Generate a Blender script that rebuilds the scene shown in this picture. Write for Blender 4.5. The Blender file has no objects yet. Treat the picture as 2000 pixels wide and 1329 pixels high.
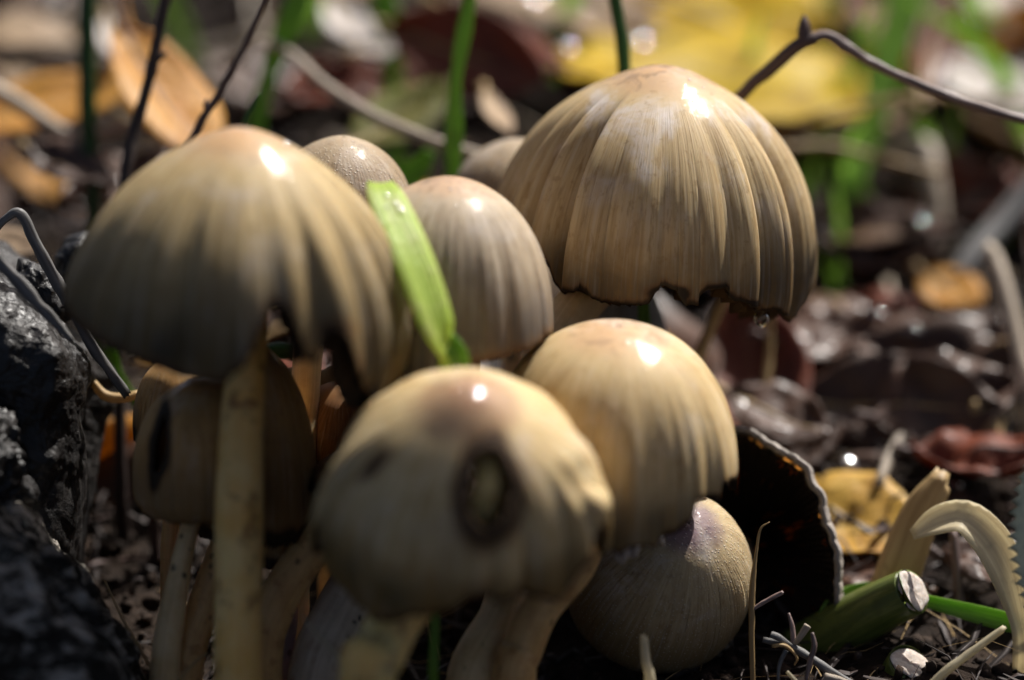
import bpy, math, random
import numpy as np
from mathutils import Vector
rng = np.random.default_rng(11)
random.seed(11)
R_ = math.radians
S = 0.01                      # all builder coordinates are centimetres
scene = bpy.context.scene
C = scene.collection

# ------------------------------------------------------------------ camera
PITCH = R_(22.0)
DIST = 45.0                   # camera to the plane in focus, cm
WIDE = 9.7                    # width of the view at that plane, cm
RT = np.array([1.0, 0, 0])
UP = np.array([0, math.sin(PITCH), math.cos(PITCH)])
FW = np.array([0, math.cos(PITCH), -math.sin(PITCH)])
C0 = np.array([0, 0, 3.06])
CAM = C0 - DIST * FW
PXCM = 2000 / WIDE
cd = bpy.data.cameras.new('camera')
cam = bpy.data.objects.new('camera', cd)
C.objects.link(cam)
cam.location = CAM * S
cam.rotation_euler = (math.pi / 2 - PITCH, 0, 0)
cd.sensor_width = 36
cd.lens = 36 * DIST / WIDE
cd.clip_start = 0.02
cd.clip_end = 500
cd.dof.use_dof = True
cd.dof.focus_distance = (DIST - 0.15) * S
cd.dof.aperture_fstop = 8.0
cd.dof.aperture_blades = 6
cd.dof.aperture_rotation = R_(10)
scene.camera = cam

# ------------------------------------------------------------------ world, sun, exposure
SUN_AZ, SUN_EL = R_(38), R_(49)
w = bpy.data.worlds.new('World')
scene.world = w
w.use_nodes = True
nt = w.node_tree
nt.nodes.clear()
sky = nt.nodes.new('ShaderNodeTexSky')
sky.sky_type = 'NISHITA'
sky.sun_disc = False
sky.sun_elevation = SUN_EL
sky.sun_rotation = SUN_AZ
sky.dust_density = 4.0
sky.air_density = 0.7
sky.ozone_density = 0.4
bg = nt.nodes.new('ShaderNodeBackground')
bg.inputs['Strength'].default_value = 0.055
wo = nt.nodes.new('ShaderNodeOutputWorld')
nt.links.new(sky.outputs[0], bg.inputs[0])
nt.links.new(bg.outputs[0], wo.inputs[0])
sd = bpy.data.lights.new('sun', 'SUN')
sun = bpy.data.objects.new('sun', sd)
C.objects.link(sun)
sd.energy = 5.0
sd.angle = R_(0.53)
sd.color = (1.0, 0.965, 0.91)
sv = Vector((math.sin(SUN_AZ) * math.cos(SUN_EL), math.cos(SUN_AZ) * math.cos(SUN_EL), math.sin(SUN_EL)))
sun.rotation_euler = sv.to_track_quat('Z', 'Y').to_euler()
sun.location = (0.3, 0.6, 0.8)
vs = scene.view_settings
vs.view_transform = 'Standard'
vs.look = 'None'
vs.exposure = 0.58
vs.gamma = 1.0
vs.use_curve_mapping = False
scene.cycles.use_denoising = True
scene.cycles.max_bounces = 6
scene.cycles.use_adaptive_sampling = True
scene.cycles.adaptive_threshold = 0.02
scene.cycles.sample_clamp_indirect = 6
scene.cycles.caustics_reflective = False
scene.cycles.caustics_refractive = False

# ------------------------------------------------------------------ maths helpers
def P(px, py, d):
    s = (DIST + d) / DIST / PXCM
    return C0 + (px - 1000) * s * RT - (py - 664.5) * s * UP + d * FW
def proj(p):
    q = p - CAM
    z = q @ FW
    return 1000 + (q @ RT) / z * DIST * PXCM, 664.5 - (q @ UP) / z * DIST * PXCM
def nrm(v):
    v = np.asarray(v, float)
    return v / (np.linalg.norm(v, axis=-1, keepdims=True) + 1e-12)
def camvec(r, u, t):          # right, up, toward the camera
    return nrm(r * RT + u * UP - t * FW)
def vnoise(p, seed=0):
    p = np.asarray(p, float)
    i = np.floor(p).astype(np.int64)
    f = p - i
    f = f * f * (3 - 2 * f)
    def h(a, b, c):
        n = (a * 374761393 + b * 668265263 + c * 2147483647 + seed * 1274126177) & 0xffffffff
        n = ((n ^ (n >> 13)) * 1274126177) & 0xffffffff
        n = (n ^ (n >> 16)) & 0xffff
        return n / 32767.5 - 1
    o = 0
    for dx in (0, 1):
        for dy in (0, 1):
            for dz in (0, 1):
                wgt = (f[..., 0] if dx else 1 - f[..., 0]) * (f[..., 1] if dy else 1 - f[..., 1]) * (f[..., 2] if dz else 1 - f[..., 2])
                o = o + wgt * h(i[..., 0] + dx, i[..., 1] + dy, i[..., 2] + dz)
    return o
def fbm(p, octs=4, seed=0, gain=0.5):
    o, a = 0, 1.0
    p = np.asarray(p, float)
    for k in range(octs):
        o = o + a * vnoise(p * 2 ** k + 17.3 * k, seed + k)
        a *= gain
    return o
def ring_noise(th, K, seed):  # smooth noise, periodic round the ring
    v = np.random.default_rng(seed).uniform(-1, 1, K)
    x = (th / (2 * math.pi)) % 1.0 * K
    i = np.floor(x).astype(int)
    f = x - i
    f = f * f * (3 - 2 * f)
    return v[i % K] * (1 - f) + v[(i + 1) % K] * f
def sstep(a, b, x):
    t = np.clip((x - a) / (b - a), 0, 1)
    return t * t * (3 - 2 * t)
SLOPE = math.tan(R_(12))
def ground_base(x, y):
    y = np.asarray(y, float)
    up = np.where(y < 14, SLOPE * (y + 1.24), SLOPE * 15.24 + 2.2 * (1 - np.exp(-np.clip(y - 14, 0, 1e6) * SLOPE / 2.2)))
    dn = SLOPE * (-12 + 1.24) - 1.5 * (1 - np.exp(np.clip(y + 12, -1e6, 0) * SLOPE / 1.5))
    return np.where(y < -12, dn, up)
def ground(x, y):
    x, y = np.broadcast_arrays(np.asarray(x, float), np.asarray(y, float))
    p = np.stack([x * 0.5, y * 0.5, np.zeros_like(x)], -1)
    fade = np.exp(-((x / 40) ** 2 + (y / 40) ** 2))
    return ground_base(x, y) + fbm(p, 4, 5) * 0.26 * fade - 0.12
def gd(px, py):               # depth at which the line of sight meets the ground
    lo, hi = -12.0, 60.0
    for _ in range(50):
        m = (lo + hi) / 2
        q = P(px, py, m)
        if q[2] > ground_base(q[0], q[1]): lo = m
        else: hi = m
    return lo

# ------------------------------------------------------------------ object helpers
BASE = {}
def tag(o, label=None, cat=None, group=None, kind=None):
    if label: o['label'] = label
    if cat: o['category'] = cat
    if group: o['group'] = group
    if kind: o['kind'] = kind
    return o
def thing(name, label, cat, base, group=None):
    o = bpy.data.objects.new(name, None)
    o.empty_display_size = 0.005
    C.objects.link(o)
    o.location = Vector(base) * S
    BASE[o.name] = np.array(base, float)
    return tag(o, label, cat, group)
def mk(name, V, F, mat, parent=None, uv=None, attrs=None, base=None, smooth=True, solid=None):
    V = np.asarray(V, float)
    if parent is not None: b = BASE[parent.name]
    elif base is not None: b = np.asarray(base, float)
    else: b = np.array([V[:, 0].mean(), V[:, 1].mean(), V[:, 2].min()])
    me = bpy.data.meshes.new(name)
    me.from_pydata(((V - b) * S).tolist(), [], [tuple(f) for f in (F.tolist() if isinstance(F, np.ndarray) else F)])
    me.polygons.foreach_set('use_smooth', [smooth] * len(me.polygons))
    if uv is not None:
        l = me.uv_layers.new(name='UVMap')
        vi = np.empty(len(me.loops), np.int32)
        me.loops.foreach_get('vertex_index', vi)
        l.data.foreach_set('uv', np.asarray(uv, np.float32)[vi].ravel())
    for k, a in (attrs or {}).items():
        at = me.attributes.new(k, 'FLOAT', 'POINT')
        at.data.foreach_set('value', np.asarray(a, np.float32))
    me.materials.append(mat)
    o = bpy.data.objects.new(name, me)
    C.objects.link(o)
    if parent is not None:
        o.parent = parent
    else:
        o.location = Vector(b) * S
    BASE[o.name] = b
    if solid:
        m = o.modifiers.new('thickness', 'SOLIDIFY')
        m.thickness = solid * S
        m.offset = -1
    return o
def grid_faces(nr, nc, wrap=False):
    i = np.arange(nr - 1)[:, None]
    j = np.arange(nc if wrap else nc - 1)[None, :]
    a = i * nc + j
    b = i * nc + (j + 1) % nc
    return np.stack([a, b, b + nc, a + nc], -1).reshape(-1, 4)
def catmull(pts, n):
    p = np.asarray(pts, float)
    k = len(p)
    if k == 2:
        t = np.linspace(0, 1, n)[:, None]
        return p[0] * (1 - t) + p[1] * t
    e = np.vstack([2 * p[0] - p[1], p, 2 * p[-1] - p[-2]])
    u = np.linspace(0, k - 1, n)
    i = np.minimum(u.astype(int), k - 2)
    f = (u - i)[:, None]
    a, b, c, d = e[i], e[i + 1], e[i + 2], e[i + 3]
    return 0.5 * (2 * b + (c - a) * f + (2 * a - 5 * b + 4 * c - d) * f ** 2 + (3 * b - a - 3 * c + d) * f ** 3)
def tube(path, rad, sides=14, n=36, wob=0.0, seed=0, flat=1.0, bump=0.0, close=True, rag=0.0):
    q = catmull(np.column_stack([np.asarray(path, float), np.asarray(rad, float)]), n)
    c, r = q[:, :3], np.maximum(q[:, 3], 1e-4)
    t = nrm(np.gradient(c, axis=0))
    ref = FW
    a = nrm(np.cross(t, ref))
    b = np.cross(a, t)
    th = np.linspace(0, 2 * math.pi, sides, endpoint=False)
    V = c[:, None, :] + r[:, None, None] * (np.cos(th)[None, :, None] * a[:, None, :] + flat * np.sin(th)[None, :, None] * b[:, None, :])
    if wob or bump:
        L = np.concatenate([[0], np.cumsum(np.linalg.norm(np.diff(c, axis=0), axis=1))])
        pp = np.stack([np.cos(th)[None, :] * 1.2 + 0 * L[:, None], np.sin(th)[None, :] * 1.2 + 0 * L[:, None], 0 * th[None, :] + L[:, None] / max(r.mean() * 2.5, 1e-3)], -1)
        k = wob * vnoise(pp, seed) + bump * fbm(pp * 3, 2, seed + 9)
        V = V + (V - c[:, None, :]) * k[..., None]
    if rag:
        jn = np.random.default_rng(seed + 5).uniform(-1, 1, (2, sides))
        V[0] += t[0] * (jn[0] * r[0] * rag)[:, None]
        V[-1] += t[-1] * (jn[1] * r[-1] * rag)[:, None]
    V = V.reshape(-1, 3)
    F = grid_faces(n, sides, True).tolist()
    uv = np.stack(np.broadcast_arrays(th[None, :] / (2 * math.pi), np.linspace(0, 1, n)[:, None]), -1).reshape(-1, 2)
    if close:
        V = np.vstack([V, c[0], c[-1]])
        uv = np.vstack([uv, [0.5, 0], [0.5, 1]])
        m = n * sides
        for j in range(sides):
            F.append((m, (j + 1) % sides, j))
            F.append((m + 1, (n - 1) * sides + j, (n - 1) * sides + (j + 1) % sides))
    return V, F, uv
def to_ground(p, dx=0.0, extra=0.4):
    q = np.array(p, float)
    q[0] += dx
    q[2] = float(ground(q[0], q[1])) - extra
    return q

# ------------------------------------------------------------------ materials
class NT:
    def __init__(s, name):
        s.m = bpy.data.materials.new(name)
        s.m.use_nodes = True
        s.t = s.m.node_tree
        s.t.nodes.clear()
        s.out = s.n('OutputMaterial')
    def n(s, kind, **kw):
        o = s.t.nodes.new('ShaderNode' + kind)
        for k, v in kw.items(): setattr(o, k, v)
        return o
    def set(s, sock, v):
        if isinstance(v, bpy.types.NodeSocket): s.t.links.new(v, sock)
        elif v is not None:
            if isinstance(v, (tuple, list)) and len(v) == 3 and sock.type == 'RGBA': v = (*v, 1)
            sock.default_value = v
    def math(s, op, a, b=None, c=None, clamp=False):
        o = s.n('Math', operation=op, use_clamp=clamp)
        for i, v in enumerate((a, b, c)): s.set(o.inputs[i], v)
        return o.outputs[0]
    def mix(s, f, a, b, blend='MIX'):
        o = s.n('Mix', data_type='RGBA', blend_type=blend)
        s.set(o.inputs[0], f); s.set(o.inputs[6], a); s.set(o.inputs[7], b)
        return o.outputs[2]
    def ramp(s, f, stops, interp='EASE'):
        o = s.n('ValToRGB')
        o.color_ramp.interpolation = interp
        e = o.color_ramp.elements
        while len(e) < len(stops): e.new(0.5)
        for q, (p, c) in zip(e, stops):
            q.position = p
            q.color = (*c, 1) if isinstance(c, tuple) else (c, c, c, 1)
        s.set(o.inputs[0], f)
        return o.outputs[0]
    def rng(s, f, a, b, lo=0.0, hi=1.0):
        o = s.n('MapRange', interpolation_type='SMOOTHSTEP')
        for i, v in enumerate((f, a, b, lo, hi)): s.set(o.inputs[i], v)
        return o.outputs[0]
    def obj(s, scale=(1, 1, 1)):
        tc = s.n('TexCoord')
        mp = s.n('Mapping')
        s.set(mp.inputs[0], tc.outputs['Object'])
        mp.inputs['Scale'].default_value = tuple(100 * k for k in scale)
        return mp.outputs[0]
    def uv(s, sx=1, sy=1, off=None):
        tc = s.n('TexCoord')
        mp = s.n('Mapping')
        s.set(mp.inputs[0], tc.outputs['UV'])
        mp.inputs['Scale'].default_value = (sx, sy, 1)
        if off is not None: mp.inputs['Location'].default_value = off
        return mp.outputs[0]
    def noise(s, vec, scale, detail=3, rough=0.55, dist=0):
        o = s.n('TexNoise')
        s.set(o.inputs['Vector'], vec)
        o.inputs['Scale'].default_value = scale
        o.inputs['Detail'].default_value = detail
        o.inputs['Roughness'].default_value = rough
        o.inputs['Distortion'].default_value = dist
        return o.outputs[0]
    def voro(s, vec, scale):
        o = s.n('TexVoronoi')
        s.set(o.inputs['Vector'], vec)
        o.inputs['Scale'].default_value = scale
        return o.outputs[0]
    def attr(s, name):
        return s.n('Attribute', attribute_name=name).outputs['Fac']
    def rand(s):
        return s.n('ObjectInfo').outputs['Random']
    def bump(s, h, strength=0.3, dist=0.02):
        o = s.n('Bump')
        s.set(o.inputs['Height'], h)
        o.inputs['Strength'].default_value = strength
        o.inputs['Distance'].default_value = dist * S
        return o.outputs[0]
    def bsdf(s, col, rough=0.5, spec=0.5, normal=None, sss=0, radius=(1, .6, .35), scale=0.2, coat=0, coatr=0.1, trans=None, trcol=None, coatn=None):
        b = s.n('BsdfPrincipled')
        s.set(b.inputs['Base Color'], col)
        s.set(b.inputs['Roughness'], rough)
        s.set(b.inputs['Specular IOR Level'], spec)
        s.set(b.inputs['Normal'], normal)
        if sss:
            s.set(b.inputs['Subsurface Weight'], sss)
            b.inputs['Subsurface Radius'].default_value = radius
            b.inputs['Subsurface Scale'].default_value = scale * S
        s.set(b.inputs['Coat Weight'], coat)
        s.set(b.inputs['Coat Roughness'], coatr)
        if coatn is not None: s.set(b.inputs['Coat Normal'], coatn)
        sh = b.outputs[0]
        if trans is not None:
            t = s.n('BsdfTranslucent')
            s.set(t.inputs[0], trcol if trcol is not None else col)
            s.set(t.inputs['Normal'], normal)
            mx = s.n('MixShader')
            s.set(mx.inputs[0], trans)
            s.t.links.new(sh, mx.inputs[1])
            s.t.links.new(t.outputs[0], mx.inputs[2])
            sh = mx.outputs[0]
        s.t.links.new(sh, s.out.inputs[0])
        return s.m

def cap_material(name, apex, buff, streak, rim, K=150, streak_amt=0.55, veil=0.35, rim_from=0.72, wet=0.85, burn=(0.012, 0.007, 0.004), seed=0.0, grain=0.0, sss=0.25, scale=0.1):
    m = NT(name)
    t = m.n('SeparateXYZ')
    m.set(t.inputs[0], m.uv())
    tt = t.outputs[1]
    fine = m.noise(m.uv(K, 2.2, (seed, seed, 0)), 1.0, 3, 0.65)
    broad = m.noise(m.uv(K * 0.16, 1.3, (seed + 5, 3, 0)), 1.0, 3, 0.6)
    patch = m.noise(m.obj(), 1.6, 4, 0.6, 0.4)
    small = m.noise(m.obj(), 9.0, 3, 0.6)
    wob = m.math('ADD', tt, m.math('MULTIPLY', m.math('SUBTRACT', patch, 0.5), 0.22))
    base = m.ramp(wob, [(0.0, apex), (0.13, tuple(0.75 * a + 0.25 * b for a, b in zip(apex, buff))), (0.30, buff), (rim_from, buff), (1.0, rim)])
    body = m.rng(tt, 0.16, 0.42)
    col = m.mix(m.math('MULTIPLY', m.rng(broad, 0.42, 0.68, 0, 0.4), body), base, streak)
    col = m.mix(m.math('MULTIPLY', m.rng(fine, 0.46, 0.66, 0, streak_amt), body), col, streak)
    pale = tuple(min(1, 0.35 * k + 0.42) for k in buff)
    col = m.mix(m.math('MULTIPLY', m.rng(fine, 0.5, 0.3, 0, 0.22), body), col, pale)
    col = m.mix(m.math('MULTIPLY', m.rng(patch, 0.5, 0.72, 0, veil), m.rng(tt, 0.95, 0.4)), col, (0.62, 0.56, 0.53))
    fleck = m.noise(m.uv(K * 0.9, 9.0, (seed + 2, 1, 0)), 1.0, 4, 0.7)
    col = m.mix(m.math('MULTIPLY', m.rng(fleck, 0.52, 0.66, 0, 0.5), body), col, streak)
    col = m.mix(m.rng(small, 0.58, 0.74, 0, 0.45), col, streak)
    col = m.mix(m.math('MULTIPLY', m.rng(m.noise(m.obj(), 3.6, 5, 0.65, 0.8), 0.52, 0.64, 0, 0.6), m.rng(tt, 0.34, 0.12)), col, tuple(0.45 * k for k in apex))
    edge = m.attr('burn_mask')
    col = m.mix(m.rng(edge, 0.03, 0.5, 0, 0.96), col, m.mix(m.rng(edge, 0.15, 0.6), (0.15, 0.07, 0.022), burn))
    hgt = m.math('ADD', m.math('MULTIPLY', m.math('MULTIPLY', fine, body), 0.8), m.math('MULTIPLY', small, 0.15 + grain))
    if grain:
        gr = m.voro(m.obj(), 26)
        hgt = m.math('ADD', hgt, m.math('MULTIPLY', m.rng(gr, 0.35, 0.0), grain))
        col = m.mix(m.rng(gr, 0.3, 0.05, 0, 0.55 * min(grain, 1)), col, (0.6, 0.55, 0.48))
    wetm = m.math('MULTIPLY', m.rng(tt, 0.36, 0.1), m.rng(m.noise(m.obj(), 8.0, 4, 0.7), 0.40, 0.54, 0.12, 1))
    return m.bsdf(col, 0.58, 0.2, m.bump(hgt, 0.4, 0.02), sss, (1, .62, .33), scale,
                  m.math('MULTIPLY', wetm, wet), m.math('ADD', 0.02, m.math('MULTIPLY', small, 0.06)), coatn=m.bump(m.noise(m.obj(), 15.0, 3, 0.6), 0.30, 0.03), trans=m.math('MULTIPLY', m.rng(edge, 0.4, 0.0), 0.10), trcol=m.mix(0.5, col, (0.75, 0.5, 0.2)))

def stem_material(name, a, b, specks=0.4, brown=0.4, sss=0.5, fib=0.35, dirt=(0.012, 0.009, 0.007)):
    m = NT(name)
    fibre = m.noise(m.uv(26, 3.0), 1.0, 4, 0.65)
    pt = m.noise(m.obj(), 2.0, 4, 0.6)
    pt2 = m.noise(m.obj(), 5.0, 3, 0.6)
    col = m.mix(m.rng(pt, 0.35, 0.68), a, b)
    col = m.mix(m.rng(fibre, 0.45, 0.75, 0, fib), col, tuple(min(1, k * 1.35 + 0.04) for k in a))
    col = m.mix(m.rng(fibre, 0.45, 0.25, 0, fib), col, tuple(k * 0.6 for k in b))
    col = m.mix(m.rng(pt2, 0.54, 0.68, 0, brown), col, (0.26, 0.11, 0.03))
    v = m.voro(m.obj((1, 1, 0.7)), 7.0)
    sp = m.math('MULTIPLY', m.rng(v, 0.24, 0.16), m.rng(m.noise(m.obj(), 4.0, 2), 0.5, 0.58))
    col = m.mix(m.math('MULTIPLY', sp, specks), col, dirt)
    return m.bsdf(col, 0.5, 0.35, m.bump(m.math('ADD', fibre, m.math('MULTIPLY', pt2, 0.5)), 0.35, 0.02), sss, (1, .68, .34), 0.22)

def leaf_material(name, a, b, vein, trans=0.3, rough=0.55, blot=(0.03, 0.015, 0.01), blot_amt=0.6, spec=0.3, coat=0.0):
    m = NT(name)
    u = m.n('SeparateXYZ')
    m.set(u.inputs[0], m.uv())
    y = m.math('ABSOLUTE', m.math('SUBTRACT', u.outputs[1], 0.5))
    mid = m.rng(y, 0.035, 0.012)
    side = m.math('FRACT', m.math('MULTIPLY', m.math('SUBTRACT', u.outputs[0], m.math('MULTIPLY', y, 0.55)), 9.0))
    sv_ = m.rng(m.math('ABSOLUTE', m.math('SUBTRACT', side, 0.5)), 0.08, 0.02)
    n1 = m.noise(m.obj(), 0.9, 5, 0.62, 0.6)
    n2 = m.noise(m.obj(), 5.0, 4, 0.65)
    col = m.mix(m.rng(n1, 0.36, 0.66), a, b)
    col = m.mix(m.rng(n2, 0.5, 0.75, 0, 0.5), col, tuple(k * 0.55 for k in b))
    col = m.mix(m.rng(m.noise(m.obj(), 1.7, 4, 0.6), 0.58, 0.7, 0, blot_amt), col, blot)
    veins = m.math('MAXIMUM', mid, m.math('MULTIPLY', sv_, 0.5))
    col = m.mix(m.math('MULTIPLY', veins, 0.7), col, vein)
    hue = m.n('HueSaturation')
    m.set(hue.inputs['Color'], col)
    m.set(hue.inputs['Value'], m.math('ADD', 0.72, m.math('MULTIPLY', m.rand(), 0.55)))
    hue.inputs['Hue'].default_value = 0.5
    col = hue.outputs[0]
    hgt = m.math('ADD', m.math('MULTIPLY', veins, 0.6), n2)
    return m.bsdf(col, rough, spec, m.bump(hgt, 0.5, 0.03), 0, coat=coat, coatr=0.2, trans=trans)

def stalk_material(name, a, b, rough=0.55, trans=None, streak=20):
    m = NT(name)
    f = m.noise(m.uv(streak, 2), 1.0, 4, 0.6)
    p = m.noise(m.obj(), 2.5, 4, 0.6)
    col = m.mix(m.rng(f, 0.35, 0.65), a, b)
    col = m.mix(m.rng(p, 0.55, 0.75, 0, 0.6), col, tuple(k * 0.5 for k in b))
    hue = m.n('HueSaturation')
    m.set(hue.inputs['Color'], col)
    m.set(hue.inputs['Value'], m.math('ADD', 0.75, m.math('MULTIPLY', m.rand(), 0.5)))
    return m.bsdf(hue.outputs[0], rough, 0.35, m.bump(m.math('ADD', f, p), 0.4, 0.02), trans=trans)

M = {}
APX, BUF, STK, RIM = (0.50, 0.31, 0.17), (0.50, 0.36, 0.19), (0.20, 0.115, 0.042), (0.095, 0.075, 0.055)
M['cap_big'] = cap_material('cap_buff_striate', APX, (0.56, 0.415, 0.225), (0.24, 0.14, 0.05), (0.11, 0.082, 0.05), K=260, rim_from=0.74, streak_amt=0.45, veil=0.75, wet=0.9, seed=1.0)
M['cap_left'] = cap_material('cap_olive_buff', (0.50, 0.29, 0.14), (0.51, 0.375, 0.185), (0.17, 0.11, 0.04), (0.05, 0.042, 0.028), K=110, streak_amt=0.4, rim_from=0.45, veil=0.3, seed=2.0)
M['cap_mid'] = cap_material('cap_grey_buff', (0.52, 0.33, 0.2), (0.50, 0.40, 0.28), (0.20, 0.14, 0.085), (0.06, 0.055, 0.055), K=130, rim_from=0.55, seed=3.0)
M['cap_right'] = cap_material('cap_honey', (0.6, 0.37, 0.20), (0.63, 0.47, 0.25), (0.33, 0.20, 0.07), (0.17, 0.13, 0.07), K=110, streak_amt=0.4, rim_from=0.8, seed=4.0)
M['cap_front'] = cap_material('cap_yellow_buff', (0.38, 0.21, 0.12), (0.66, 0.50, 0.265), (0.36, 0.22, 0.075), (0.15, 0.11, 0.045), K=70, streak_amt=0.6, rim_from=0.74, seed=5.0, burn=(0.045, 0.022, 0.009))
M['cap_low'] = cap_material('cap_brown_wet', (0.60, 0.28, 0.09), (0.58, 0.34, 0.13), (0.28, 0.14, 0.045), (0.24, 0.16, 0.075), K=60, streak_amt=0.2, rim_from=0.6, seed=6.0, wet=1.0)
M['cap_round'] = cap_material('cap_granular', (0.17, 0.10, 0.15), (0.52, 0.40, 0.23), (0.22, 0.14, 0.06), (0.20, 0.15, 0.08), K=150, rim_from=0.5, streak_amt=0.35, seed=7.0, grain=1.0, veil=0.8, wet=0.2)
M['cap_grain'] = cap_material('cap_speckled', (0.42, 0.32, 0.21), (0.36, 0.27, 0.17), (0.17, 0.11, 0.06), (0.15, 0.11, 0.07), K=120, seed=8.0, grain=1.0, wet=0.6)
M['cap_grey'] = cap_material('cap_grey_old', (0.36, 0.32, 0.28), (0.36, 0.35, 0.33), (0.08, 0.08, 0.085), (0.06, 0.06, 0.065), K=100, seed=9.0, rim_from=0.4)
M['cap_brown'] = cap_material('cap_rust_brown', (0.3, 0.15, 0.06), (0.26, 0.125, 0.05), (0.12, 0.055, 0.02), (0.10, 0.05, 0.02), K=120, seed=10.0, wet=0.1)
M['stem_yellow'] = stem_material('stem_yellow', (0.84, 0.58, 0.23), (0.78, 0.45, 0.12), 0.1, 0.75, 0.5, 0.25)
M['stem_cream'] = stem_material('stem_cream', (0.72, 0.54, 0.30), (0.56, 0.37, 0.17), 0.9, 0.15, 0.5)
M['stem_grey'] = stem_material('stem_grey_fibrous', (0.54, 0.45, 0.34), (0.36, 0.28, 0.20), 1.0, 0.25, 0.3, 0.7)
M['stem_brown'] = stem_material('stem_tan', (0.66, 0.42, 0.18), (0.50, 0.28, 0.10), 0.6, 0.5, 0.5)
M['stem_mauve'] = stem_material('stem_mauve', (0.40, 0.31, 0.31), (0.30, 0.22, 0.22), 0.5, 0.1, 0.3)
m = NT('gills_dark')
M['gills'] = m.bsdf(m.mix(m.noise(m.uv(60, 2), 1), (0.03, 0.018, 0.010), (0.09, 0.05, 0.02)), 0.7, 0.2)
m = NT('ink_gills')
gn = m.noise(m.uv(90, 1.6), 1.0, 2)
gl = m.math('MULTIPLY', m.rng(gn, 0.54, 0.60), m.rng(m.noise(m.uv(24, 7, (3, 1, 0)), 1.0, 2), 0.52, 0.58))
vv_ = m.n('SeparateXYZ')
m.set(vv_.inputs[0], m.uv())
gl = m.math('MULTIPLY', gl, m.rng(vv_.outputs[1], 0.88, 0.78))
M['ink'] = m.bsdf(m.mix(gn, (0.008, 0.006, 0.005), (0.045, 0.030, 0.020)), 0.75, 0.12, m.bump(gn, 0.5, 0.03), trans=m.math('MULTIPLY', gl, 0.8), trcol=(0.5, 0.2, 0.05))
m = NT('ink_cap_skin')
pn = m.noise(m.obj(), 9, 4, 0.7)
gn = m.noise(m.uv(90, 1.6), 1.0, 2)
gl = m.math('MULTIPLY', m.math('MULTIPLY', m.rng(gn, 0.53, 0.58), m.rng(m.noise(m.uv(24, 7, (3, 1, 0)), 1.0, 2), 0.52, 0.57)), 1.0)
vv_ = m.n('SeparateXYZ')
m.set(vv_.inputs[0], m.uv())
gl = m.math('MULTIPLY', gl, m.rng(vv_.outputs[1], 0.88, 0.78))
M['ink_skin'] = m.bsdf(m.mix(pn, (0.10, 0.08, 0.07), (0.5, 0.44, 0.38)), 0.6, 0.3, m.bump(pn, 0.9, 0.04), trans=m.math('MULTIPLY', gl, 0.95), trcol=(0.95, 0.6, 0.25))

# soil
m = NT('soil')
n1 = m.noise(m.obj(), 1.3, 6, 0.7)
n2 = m.noise(m.obj(), 7.0, 5, 0.7)
sc = m.mix(m.rng(n1, 0.35, 0.7), (0.012, 0.008, 0.006), (0.034, 0.022, 0.015))
sc = m.mix(m.rng(n2, 0.58, 0.75, 0, 0.4), sc, (0.07, 0.048, 0.034))
M['soil'] = m.bsdf(sc, 0.9, 0.12, m.bump(m.math('ADD', n2, m.math('MULTIPLY', n1, 2)), 0.9, 0.08))
m = NT('soil_crumb')
n1 = m.noise(m.obj(), 3.0, 4, 0.7)
M['crumb'] = m.bsdf(m.mix(m.rng(n1, 0.3, 0.7), (0.010, 0.007, 0.005), (0.045, 0.028, 0.019)), 0.85, 0.15, m.bump(n1, 0.8, 0.05))
# leaves
M['leaf_brown'] = leaf_material('leaf_dark_brown', (0.105, 0.05, 0.03), (0.045, 0.024, 0.016), (0.16, 0.08, 0.045), 0.22, 0.55, spec=0.4, coat=0.15)
M['leaf_red'] = leaf_material('leaf_red_brown', (0.22, 0.052, 0.022), (0.10, 0.026, 0.014), (0.22, 0.09, 0.045), 0.38, 0.55, spec=0.35, coat=0.08)
M['leaf_tan'] = leaf_material('leaf_tan', (0.42, 0.30, 0.19), (0.29, 0.19, 0.12), (0.5, 0.4, 0.28), 0.25, 0.6, blot_amt=0.35)
M['leaf_grey'] = leaf_material('leaf_pale_grey', (0.48, 0.43, 0.40), (0.33, 0.29, 0.27), (0.5, 0.45, 0.4), 0.2, 0.5, blot_amt=0.25, spec=0.5)
M['leaf_orange'] = leaf_material('leaf_orange', (0.58, 0.30, 0.055), (0.46, 0.20, 0.04), (0.30, 0.16, 0.05), 0.4, 0.5, blot=(0.12, 0.045, 0.015), blot_amt=0.55)
M['leaf_yellow'] = leaf_material('leaf_yellow', (0.80, 0.58, 0.03), (0.68, 0.45, 0.03), (0.45, 0.33, 0.06), 0.42, 0.5, blot=(0.3, 0.13, 0.03), blot_amt=0.4)
M['leaf_ochre'] = leaf_material('leaf_ochre', (0.52, 0.33, 0.06), (0.42, 0.22, 0.045), (0.12, 0.07, 0.03), 0.35, 0.5, blot=(0.2, 0.06, 0.02), blot_amt=0.6)
M['leaf_green'] = leaf_material('leaf_olive', (0.16, 0.17, 0.03), (0.11, 0.085, 0.02), (0.25, 0.24, 0.08), 0.35, 0.5)
M['leaf_silver'] = leaf_material('leaf_silver_underside', (0.58, 0.62, 0.55), (0.44, 0.48, 0.43), (0.66, 0.68, 0.6), 0.55, 0.4, blot=(0.3, 0.3, 0.26), blot_amt=0.3, spec=0.5)
M['grass'] = stalk_material('grass_green', (0.26, 0.46, 0.06), (0.17, 0.34, 0.04), 0.4, 0.45, 14)
M['grass_bright'] = stalk_material('grass_lime', (0.55, 0.72, 0.14), (0.42, 0.62, 0.08), 0.35, 0.4, 9)
m = NT('grass_lime_veined')
f1 = m.noise(m.uv(16, 0.7), 1.0, 3, 0.6)
f2 = m.noise(m.obj(), 3.2, 4, 0.65)
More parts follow.
